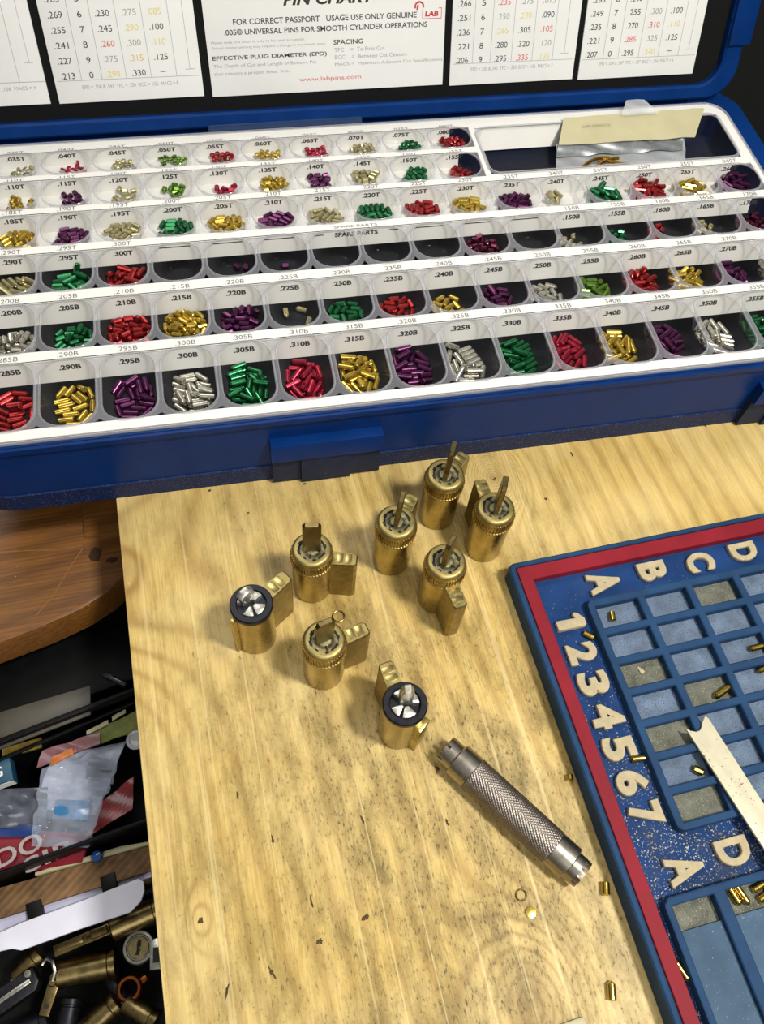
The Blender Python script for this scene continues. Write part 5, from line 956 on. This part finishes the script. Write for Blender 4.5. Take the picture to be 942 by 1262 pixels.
# lower block with long troughs
b = MB(); lx0, lx1, ly0, ly1 = -19.9, 112, -214, -117.0
TPX, TW = 22.1, 17.2
for k in range(6):
    x = -17.0 + k*TPX
    p = (x, x+TW, -205, -120.2)
    frame_cell(b, lx0+1.2 if k == 0 else x-(TPX-TW)/2, lx1-1.2 if k == 5 else x+TW+(TPX-TW)/2, ly0+1.2, ly1-1.2, p, 6.2, ZM)
skirt(b, lx0, lx1, ly0, ly1, 3.5); b.build('trough_block', M['mat'], mat, ang=30)
for k in range(6):
    x = -17.0 + k*TPX
    MB().box(x-.2, x+TW+.2, -129.2, -120, 6.1, 6.7).build('trough_floor', M['mat_gold'], mat)
    MB().prism([(x-.2, -129.0), (x-.2, -205.2), (x+TW+.2, -205.2), (x+TW+.2, -129.0)], 6.1, 8.6, .3).build('trough_plate', M['mat_plate'], mat)
# raised letters, turned a quarter so they read from the right
def raised(ch, x, y, hgt, wid):
    cu = bpy.data.curves.new('letter', 'FONT'); cu.body = ch; cu.size = 1; cu.offset = .028; cu.extrude = .07; cu.bevel_depth = .022; cu.bevel_resolution = 1; cu.resolution_u = 4
    o = bpy.data.objects.new('letter', cu); C.objects.link(o)
    me = bpy.data.meshes.new_from_object(o.evaluated_get(bpy.context.evaluated_depsgraph_get()))
    bpy.data.objects.remove(o); bpy.data.curves.remove(cu)
    xs = [v.co.x for v in me.vertices]; ys = [v.co.y for v in me.vertices]; zs = [v.co.z for v in me.vertices]
    x0, x1, y0, y1, z0, z1 = min(xs), max(xs), min(ys), max(ys), min(zs), max(zs)
    for v in me.vertices:
        gx = ((v.co.x-x0)/(x1-x0)-.5)*wid; gy = ((v.co.y-y0)/(y1-y0)-.5)*hgt; gz = (v.co.z-z0)/(z1-z0)*2.5
        v.co = (gy*MM, -gx*MM, gz*MM)
    me.materials.clear(); me.materials.append(M['bone'])
    o = bpy.data.objects.new('raised_letter', me); C.objects.link(o); o.parent = mat; o.location = (x*MM, y*MM, 6.25*MM)
for ch, x, y, h, w in (('A', 9.6, 11.2, 15.2, 10.6), ('B', 34.0, 11.9, 13.6, 9.2), ('C', 58.0, 11.4, 13.8, 9.6), ('D', 81.0, 11.9, 13.4, 9.4),
                    ('1', -12.6, -4.3, 13.6, 6.4), ('2', -12.6, -18.4, 13.4, 9.4), ('3', -12.8, -32.2, 13.8, 10.4), ('4', -12.4, -46.8, 14.0, 10.6), ('5', -12.8, -60.4, 13.8, 9.8), ('6', -12.8, -74.3, 13.6, 9.8), ('7', -12.4, -87.2, 14.0, 9.0),
                    ('A', -5.4, -109.5, 15.2, 10.6), ('D', 15.8, -108.2, 13.8, 10.2)):
    if ch == '1':
        one = MB().prism([(-6.6, 1.9), (-6.6, -1.9), (-5.8, -2.4), (6.0, -2.4), (6.8, -1.6), (6.8, 1.2), (6.0, 2.2), (4.6, 4.0), (3.2, 4.6), (2.0, 4.0), (2.6, 1.9), (-5.8, 2.2)], 0, 2.5, .4)
        o = one.build('raised_letter', M['bone'], mat, (x, y, 6.25))
    else: raised(ch, x, y, h, w)

# forked white strip resting across the ribs
st = thing('forked_strip', 'long white metal strip with a forked tip lying across the mat cells', 'strip', (MO[0], MO[1], 0), MA)
b = MB()
outl = [(15.9, -60.0), (17.4, -61.4), (19.4, -62.3), (21.3, -62.2), (22.7, -61.0), (23.7, -59.4), (26.3, -56.9), (27.2, -58.6), (36.6, -119), (27.0, -123)]
b.prism(outl, 0, 1.0, .2)
tilt = Matrix.Identity(4); tilt[2][1] = -.045
b.xf(Matrix.Translation((0, 0, 11.35 + .045*-57 - .0)) @ tilt)
b.build('blade', M['strip'], st)

# loose brass pins
def mpos(x, y, z): return (MO[0] + x*math.cos(MA) - y*math.sin(MA), MO[1] + x*math.sin(MA) + y*math.cos(MA), z)
def loose(label, pos, ang, L, r=1.4, mt='brass_pin', up=False, cat='lock pin', nm='brass_pin', pointed=True):
    d = (0, 0, 1) if up else (math.cos(math.radians(ang)), math.sin(math.radians(ang)), 0)
    mb = pin_geo(MB(), L, r, not pointed, 18).xf(axis_matrix(d).to_4x4())
    o = mb.build(nm, M[mt], None, pos, ang=30); tag(o, label, cat, 'loose brass pins')
loose('short brass pin lying in the top cell of column A of the mat', mpos(6.8, -5.2, ZC+1.45), 78, 4.6, 1.45, pointed=False)
loose('brass pin lying on the blue mat between the raised 1 and 2', mpos(-6.4, -11.4, 7.8), -42, 5.8, 1.4)
loose('brass pin in the fourth cell down column B', mpos(40.0, -48.4, ZC+1.45), 200, 9.0, 1.5)
loose('brass pin half out of frame in the third cell down column C', mpos(65.4, -33.2, ZC+1.45), 182, 9.6, 1.45)
loose('brass pin half out of frame in the fourth cell down column C', mpos(64.0, -42.6, ZC+1.45), 193, 9.4, 1.45)
loose('stubby brass pin in the sixth cell down column A, beside the white strip', mpos(15.8, -76.6, ZC+1.5), -40, 4.8, 1.55)
loose('brass pin lying beside the raised number 5', mpos(-6.2, -66.2, 7.75), -6, 6.4, 1.5)
loose('left of two side-by-side brass pins in the mat trough', mpos(8.9, -122.6, 8.1), -76, 7.4, 1.4)
loose('right of two side-by-side brass pins in the mat trough', mpos(12.0, -122.9, 8.15), -74, 8.2, 1.4)
loose('brass pin in the second mat trough, upper of two by frame edge', mpos(20.4, -121.8, 8.1), 14, 7.4, 1.4)
loose('brass pin in the second mat trough, lower of two by frame edge', mpos(20.4, -125.6, 8.1), 16, 6.0, 1.4)
loose('brass pin in the gap between the red border and the trough block', mpos(-21.2, -141.0, 8.0), -72, 7.0, 1.3)
loose('tiny brass pin tip on the board against the mat edge, beside the number 6', (116.0, 57.6, 1.5), 80, 2.6, 1.5, pointed=True)
loose('stubby brass pin on the board against the mat edge near the tool end', (115.2, 14.9, 1.65), 72, 5.0, 1.65, pointed=False)
loose('brass pin lying alone on the board below the tool', (105.0, -17.6, 1.6), 74, 6.4, 1.6)
loose('thin brass disc lying flat on the board below the tool', (84.6, 13.6, .45), 0, .9, 2.0, 'brass_pin', True, 'disc', 'brass_disc', False)
def ringlet(label, x, y, r, w):
    tag(MB().tube([(r*math.cos(2*math.pi*k/24), r*math.sin(2*math.pi*k/24), w) for k in range(24)], w, 8, 0, True).build('wire_ring', M['brass_dark'], None, (x, y, 0)), label, 'ring')
ringlet('tiny dark wire ring on the board below the tool', 82.9, 20.1, 2.0, .3)
ringlet('small open brass wire ring behind the cylinder with the turned tailpiece', 38.6, 146.5, 2.6, .35)
o = MB().prism([(4.75, -3.3), (4.75, .2), (4.2, .8), (-4.2, .8), (-4.75, .2), (-4.75, -3.3)], 0, 1.6, .3).build('cream_tab', M['cream'], None, (87.6, -23.8, 0), .05); tag(o, 'cream plastic tab lying on the board at the bottom edge of the picture', 'tab')
o = MB().prism([(-.6, -1.9), (1.5, -1.7), (.9, 1.6), (.1, 2.0)], 0, .7, .12).build('white_chip', M['bone'], None, mpos(9.4, -31.2, ZC), .4); tag(o, 'sliver of white chipping in the third cell down column A', 'chip')

# ------------------------------------------------------------------ what stands below, left of the board
bx = thing('storage_box', 'black plastic storage box with a grey window, under the brown shelf', 'storage box', (-100, 190, -140), math.radians(10.5))
def bl(x, y):   # world mm to the box's own axes
    dx, dy = x+100, y-190; c, s = math.cos(math.radians(10.5)), math.sin(math.radians(10.5)); return (dx*c + dy*s, -dx*s + dy*c)
b = MB(); b.prism(rrect(-62, 62, -27.5, 70, 3, 5), 0, 58, 1.2); b.build('body', M['black'], bx)
b = MB()
w = [bl(*p) for p in ((-131, 164.5), (-85.0, 169.4), (-85.9, 154.2), (-131, 145.6))]
b.prism(w, 57, 58.5, .3); b.build('window', pm('smoky_window', '#4b463e', .35, 0, .35, .03, 0, 1, .5), bx)
b = MB(); q = [bl(*p) for p in ((-140, 145.0), (-62, 160.5), (-62, 163), (-140, 148))]
b.prism(q, 56, 62, .7); b.build('front_lip', M['black'], bx)
b = MB(); q = [bl(*p) for p in ((-79, 173), (-76, 174.5), (-66.5, 166.5), (-68, 164.5))]
b.prism(q, 57, 60.5, .8); b.build('catch', pm('glossy_black', '#20252b', .15, 0, .1, .1, 0, 1, .6), bx)

bn = thing('storage_bin', 'black plastic bin holding wrapped packets beside the pine board', 'bin', (-100, 115, -140))
oo = [(-44, 26.0), (38.5, 45.5), (39.5, 5), (38.5, -17.0), (-44, -28.5)]
oo = [(x, y) for x, y in oo]
b = MB(); b.ring(oo, inset(oo, 2.0), 0, 52, 0, .6); b.prism(inset(oo, -.2) if False else oo, 0, 3); b.build('tub', M['black'], bn, ang=30)
def put(name, label, cat, q, m, z, nu=14, nv=8, amp=1.0, thick=1.2, seed=1, fn=None, extra=None):
    cx = sum(p[0] for p in q)/4; cy = sum(p[1] for p in q)/4
    zz = [p[2] if len(p) > 2 else z for p in q]
    qq = [(p[0]-cx, p[1]-cy, h-z) for p, h in zip(q, zz)]
    t = sheet(MB(), qq, nu, nv, amp, thick, seed, 0, fn).build(name, m, None, (cx, cy, z)); tag(t, label, cat); return t, cx, cy
put('white_pouch_sheet', 'crumpled white paper sheet with red lines inside the clear bag', 'paper', [(-119, 118), (-90, 108), (-72.5, 142), (-110, 141)], pm('white_wrapper', '#a9afc2', .35, 0, .3, .07, .2, .4), -98, 16, 12, 2.2, .5, 2)
t, cx, cy = put('red_packet', 'red and blue printed packet with big white letters in the bin', 'packet', [(-137, 90), (-98, 88), (-93, 100), (-137, 113)], pm('red_packet', '#741020', .35, 0, .2, .06), -99, 12, 6, 1.2, 3.0, 7)
b = MB(); z = 2.3
def upside(x, y): return (-x, -y, z + .0)
z = 2.2
for tx, lx, ly, w_, h_ in (('DO', -9.0, 4.2, 22, 8.6), ('SIR', 3.5, -4.6, 25, 7.0)):
    text(b, tx, lambda x, y: (x*math.cos(.24) - y*math.sin(.24), x*math.sin(.24)+y*math.cos(.24), z), w_, h_, lx, ly, .015)
b.build('packet_lettering', pm('packet_white', '#a39a98', .4), t, fix=False, smooth=False)
b = MB(); sheet(b, [(-137-cx, 108-cy, 1.7), (-116-cx, 103.5-cy, 1.7), (-116-cx, 109-cy, 1.7), (-137-cx, 114-cy, 1.7)], 8, 3, .5, .8, 3); b.build('blue_band', pm('packet_blue', '#13306b', .35), t)
put('red_wrapper', 'red and dark blue wrapper folded upright against the right side of the bin', 'wrapper', [(-96, 98), (-72, 107), (-70, 123), (-86, 114)], pm('red_wrapper', '#7a161e', .3, 0, .6, .08), -97, 10, 8, 1.5, .8, 9)
put('grey_film', 'crinkled grey film wrapper at the left frame edge of the bin', 'wrapper', [(-137, 112), (-113, 108), (-112, 127), (-137, 131)], pm('grey_wrapper', '#565a66', .25, .2, .4, .12, .2, .5), -97, 14, 10, 2.2, .5, 21)
put('blue_pouch', 'pale blue soft pouch lying on the white paper', 'pouch', [(-110, 110.5), (-93, 106), (-91, 115), (-107, 119)], pm('pale_blue_film', '#3b76a8', .25, 0, .2, .1), -95, 10, 8, .8, 1.2, 4, lambda s, t_: 2.5*math.sin(math.pi*s)*math.sin(math.pi*t_))
put('grey_flap', 'dark grey paper flap lying across the white sheet', 'flap', [(-93, 126.5), (-80, 120.5), (-78, 131), (-91, 137)], pm('grey_film', '#4c525d', .35, 0, .3, .1), -95, 8, 6, .9, .5, 8)
t, cx, cy = put('clear_bag', 'crumpled clear plastic bag lying over the packets', 'bag', [(-119, 99), (-93, 92), (-72, 139), (-113, 135)], clear('crumpled_clear_film', '#c3cde0', .12, .75, .1), -91.5, 34, 30, 2.4, .3, 12, lambda s, t_: 2.6*math.sin(9*s+5*t_)*math.sin(7*t_-4*s))
t, cx, cy = put('green_card', 'folded olive green card with cream edges, against the black box', 'card', [(-88, 141), (-64, 144), (-63, 155), (-88, 148)], pm('olive_card', '#68701f', .5, 0, .4, .2), -91, 10, 5, .8, 1.0, 5)
b = MB(); sheet(b, [(-90-cx, 146.6-cy, 1.6), (-79-cx, 150.0-cy, 1.6), (-79-cx, 152.2-cy, 1.6), (-90-cx, 148.6-cy, 1.6)], 4, 2, .2, .6, 1); sheet(b, [(-77-cx, 151.2-cy, 1.6), (-70-cx, 154-cy, 1.6), (-70-cx, 156-cy, 1.6), (-77-cx, 153.4-cy, 1.6)], 4, 2, .2, .6, 2); b.build('cream_edge', M['cream'], t)
put('brown_pack', 'mauve and orange glossy sachet lying in the bin', 'sachet', [(-115, 135.5), (-84, 141), (-83.5, 147), (-112, 143.5)], pm('mauve_sachet', '#7b5358', .3, 0, .35, .15), -90, 14, 6, 1.2, 1.4, 6)
put('orange_pack', 'small orange packet end tucked beside the mauve sachet', 'packet', [(-108, 134.5), (-96.5, 138), (-97, 141), (-107, 138.5)], pm('orange_pack', '#b5652a', .35, 0, .3, .3), -88.2, 8, 4, .5, 1.4, 3)
put('mustard_pack', 'mustard and dark striped packet beside the grey window', 'packet', [(-131, 143.5), (-112, 145), (-112, 150), (-131, 148.5)], pm('mustard_pack', '#66561c', .4, 0, .5, .25), -89.5, 8, 4, .6, 1.4, 13)
b = MB(); b.box(-8, 5.5, -5.5, 6.5, 0, 8, .4); t = b.build('teal_carton', pm('teal_carton', '#1b4a63', .4, 0, .15, .1), None, (-132, 136.5, -97), .14); tag(t, 'small dark teal carton with a white letter, by the left frame edge', 'carton')
b = MB(); b.box(-8, 5.0, -5.7, -5.3, .5, 6.5); b.build('white_side', M['card'], t)
b = MB(); text(b, 'G', lambda x, y: (x, y, 8.05), 5.5, 5.2, -1.5, .5, .015); b.build('carton_letter', M['card'], t, fix=False, smooth=False)
b = MB(); b.lathe([(1.5, 0), (4.6, .4), (5.0, 1.6), (4.4, 2.6), (3.4, 2.7), (3.0, 1.6), (.2, 1.4)], 28); t = b.build('round_cap', clear('clear_cap', '#dfe3e6', .35, .9, .1), None, (-66, 138.5, -90)); tag(t, 'round clear plastic cap beside the green card', 'cap')

cb = thing('cardboard_box', 'brown corrugated cardboard box edge below the black bin', 'cardboard box', (-100, 80, -150))
def corr():
    g = NT('corrugated_board'); v = g.obj()
    sp = g.n('SeparateXYZ'); g.put(sp.inputs[0], v)
    s = g.math('SINE', g.math('MULTIPLY', g.math('MULTIPLY_ADD', sp.outputs[1], -1.2, sp.outputs[0]), 1.25))
    n = g.noise(v, .12, 4)
    f = g.math('MULTIPLY_ADD', s, .07, n)
    g.put(g.b.inputs['Base Color'], g.ramp(f, [(.25, lin('#4d361f')[:3]), (.75, lin('#83623d')[:3])])); g.b.inputs['Roughness'].default_value = .8
    g.bump(s, .3, .0006); return g.m
M['corr'] = corr()
b = MB(); b.prism([(-44, -8.6), (35.5, -2.6), (35.5, 9.4), (-44, 5.2)], 0, 48, .5); b.build('body', M['corr'], cb)
b = MB(); b.prism([(-20, 7.0), (33, 9.3), (34, 10.6), (20, 11.4), (-20, 8.4)], 44, 50, .3); b.build('paper_lining', M['cream'], cb)
b = MB(); b.lathe([(.3, 0), (2.6, .3), (3.0, 1.8), (2.4, 3.6), (.3, 4.2)], 22); o = b.build('blue_bead', pm('blue_glass', '#0d3f7c', .12, 0, .2, .3, 0, 1, .7), None, (-90.6, 88.8, -100.2)); tag(o, 'round blue plastic bead on the cardboard edge', 'bead')
t = MB().prism([(-37, -5.4), (35, 3.2), (34, -3.0), (-37, -12)], 0, 1.4, .2).build('white_backing', pm('lilac_card', '#b9b9d2', .5, 0, .05, .05), None, (-101, 78, -106)); tag(t, 'pale lilac card strip behind the white flap', 'card')
for x, y, lb in ((-121, 71.4, 'black clip holding the white flap, nearer the left frame edge'), (-86.5, 75.6, 'black clip holding the white flap, nearer the pine board')):
    o = MB().box(-3.6, 3.6, -4, 4.4, 0, 3.6, .6).build('binder_clip', M['black'], None, (x, y, -104.4), .12); tag(o, lb, 'clip', 'black clips on the white flap')
pts = [(-136.5, 65.4), (-126, 67.6), (-100, 70.6), (-72.6, 74.6), (-70.2, 72.8), (-70.2, 68.6), (-72.2, 64.4), (-77.5, 60.7), (-100, 58.8), (-126.9, 55.8), (-131, 57.5), (-136.5, 57.6)]
o = MB().prism([(x+102, y-65) for x, y in pts], 0, 1.5, .3).build('white_flap', pm('white_flap_card', '#d9d8e6', .5, 0, .04, .08, .15, .5), None, (-102, 65, -100.6)); tag(o, 'long white card flap with a rounded end, above the box of lock parts', 'flap')

pbin = thing('parts_box', 'dark box full of loose lock parts in the bottom left corner', 'box', (-108, 30, -152))
oo = [(-60, -50), (40, -52), (44, 42), (-60, 36)]
b = MB(); b.ring(oo, inset(oo, 2), 0, 22, 0, .5); b.prism(oo, 0, 2.5); b.build('tray', M['black'], pbin, ang=30)
def part_thing(name, label, x, y, z, rot): return thing(name, label, 'lock part', (x, y, z), math.radians(rot))
HX = Matrix(((0, 0, 1, 0), (1, 0, 0, 0), (0, 1, 0, 0), (0, 0, 0, 1)))
def barrel(label, x, y, z, rot, L, r, mt, face=True):
    t = part_thing('lock_barrel', label, x, y, z, rot)
    b = MB(); b.lathe([(r*.9, -L/2), (r, -L/2+.8), (r, L/2-4), (r*.93, L/2-3.6), (r*.93, L/2-2.6), (r*1.05, L/2-2.4), (r*1.05, L/2-.4), (r*.95, L/2)], 32); b.xf(HX).build('body', mt, t)
    b = MB(); b.box(-L/2+2, L/2-5, -2.2, 2.2, -r-4.5, -r+1, .5); b.build('pin_housing', mt, t)
    b = MB(); b.lathe([(r*.45, -L/2-1.6), (r*.45, -L/2+.2)], 18); b.xf(HX).build('plug_end', M['nickel'], t)
barrel('fat horizontal brass lock barrel in the middle of the parts box', -104.5, 44.2, -128, -2, 28, 6.6, M['brass_dark'])
barrel('brass lock barrel under the rounded end of the white flap', -79.0, 60.5, -124, 10, 25, 6.4, M['brass_dark'])
barrel('greenish brass barrel at the bottom edge of the parts box', -101, 22.0, -132, 30, 20, 5.8, M['brass_dark'])
barrel('dim brass barrel beside the pine board at the bottom of the parts box', -82, 20, -132, -40, 18, 5.2, M['brass_dark'])
barrel('small dim barrel lying under the left end of the white flap', -133, 52, -132, 35, 15, 5.0, M['brass_dark'])
barrel('dark steel barrel between the cam bar and the bottom edge of the picture', -116, 25, -134, 75, 18, 5.4, M['blackring'])
barrel('small dark barrel beside the coppery collar', -93, 33.5, -135, -65, 14, 4.6, M['blackring'])
barrel('dark barrel at the bottom edge beside the bolt', -134, 25, -134, 10, 20, 6.0, M['blackring'])
t = part_thing('keyed_cylinder', 'round silver lock face with a keyway, next to the pine board', -78.8, 47.2, -128, 75)
b = MB(); b.lathe([(6.2, 0), (6.4, 4), (7.6, 4.4), (7.8, 6.0), (7.2, 6.8), (6.0, 6.9), (5.6, 6.3), (.2, 6.3)], 40); b.build('rim', M['nickel'], t)
b = MB(); b.lathe([(5.2, 5), (5.2, 7.0), (4.8, 7.3), (.2, 7.3)], 32); b.build('plug', pm('plug_brass', '#8d7f58', .35, .9, .2, .4), t)
b = MB(); b.prism([(-3.4, -.8), (-.5, -1.4), (-.4, -.6), (1.0, -1.3), (3.4, -.9), (3.4, .4), (1.4, .9), (-1.2, .5), (-3.4, .9)], 7.1, 7.42); b.build('keyway', M['slot'], t)
t = part_thing('latch_plate', 'narrow slotted brass plate below the white flap', -101, 57, -122, 9)
b = MB(); b.box(-17, 17, -2.6, 2.6, 0, 2.2, .4); b.box(-15, -3, -1.3, 1.3, 2.0, 3.6, .3); b.box(1, 9, -2.0, 2.0, 2.0, 5.0, .6); b.build('plate', M['brass_dark'], t)
b = MB(); b.box(-1.5, 8, -.7, .7, 2.1, 2.35); b.build('slot', M['slot'], t)
t = part_thing('steel_bolt', 'dark steel lock bolt with a bright edge at the left frame edge', -140, 40, -128, 22)
b = MB(); b.prism([(-14, -5), (12, -5), (15, -2), (15, 5), (-14, 6)], 0, 7, 1.0); b.build('bolt', M['blackring'], t)
b = MB(); b.box(-12, 12, -1.0, 1.2, 6.8, 8.4, .5); b.build('edge_rib', M['nickel'], t)
b = MB(); b.lathe([(1.6, 6.8), (1.6, 8.2), (.2, 8.4)], 14, 0, (12, 3.4, 0)); b.build('rivet', M['nickel'], t)
t = part_thing('strike_block', 'small bright silver block against the pine board', -70.5, 42.5, -126, -6)
b = MB(); b.prism([(-3, -7), (3.5, -7), (3.5, 6), (1, 7), (-3, 6)], 0, 7, .6); b.build('block', M['nickel'], t)
b = MB(); b.box(-1.4, 1.8, -4, 2.6, 6.9, 7.2); b.build('recess', M['slot'], t)
t = part_thing('copper_collar', 'coppery ring collar in the shadows of the parts box', -86, 31, -134, 20)
b = MB(); b.lathe([(4.4, 0), (6.2, .4), (6.2, 5), (5.4, 5.8), (4.2, 5.8), (4.0, 0)], 30, cap=False); b.build('ring', pm('copper', '#8a4a26', .35, 1, .2, .3), t)
b = MB(); b.box(5.4, 9, -1.4, 1.4, .5, 4.5, .4); b.build('tab', pm('copper_tab', '#8a4a26', .35, 1, .2, .3), t)
t = part_thing('cam_bar', 'narrow copper-brown cam bar left of the fat barrel', -121.5, 37, -128, 68)
b = MB(); b.prism([(-9, -2.4), (8, -2.8), (10, 0), (8, 2.8), (-9, 2.4)], 0, 3, .5); b.lathe([(2.0, 2.8), (2.0, 5.0), (1.5, 5.6), (.2, 5.6)], 16, 0, (5, 0, 0)); b.build('bar', M['brass_dark'], t)
b = MB(); b.lathe([(1.2, 3.0), (1.2, 3.15), (.1, 3.15)], 14, 0, (-5, 0, 0)); b.build('hole', M['slot'], t)
t = part_thing('cam_clip', 'small silver spring clip at the end of the fat brass barrel', -120.5, 47.5, -122, 80)
b = MB(); b.tube([(-5, -2, 0), (-1, -3, 1.5), (3, -1.5, 2.2), (4.5, 1.5, 1.5), (2, 3.5, .8)], 1.0, 8); b.build('clip', M['nickel'], t)
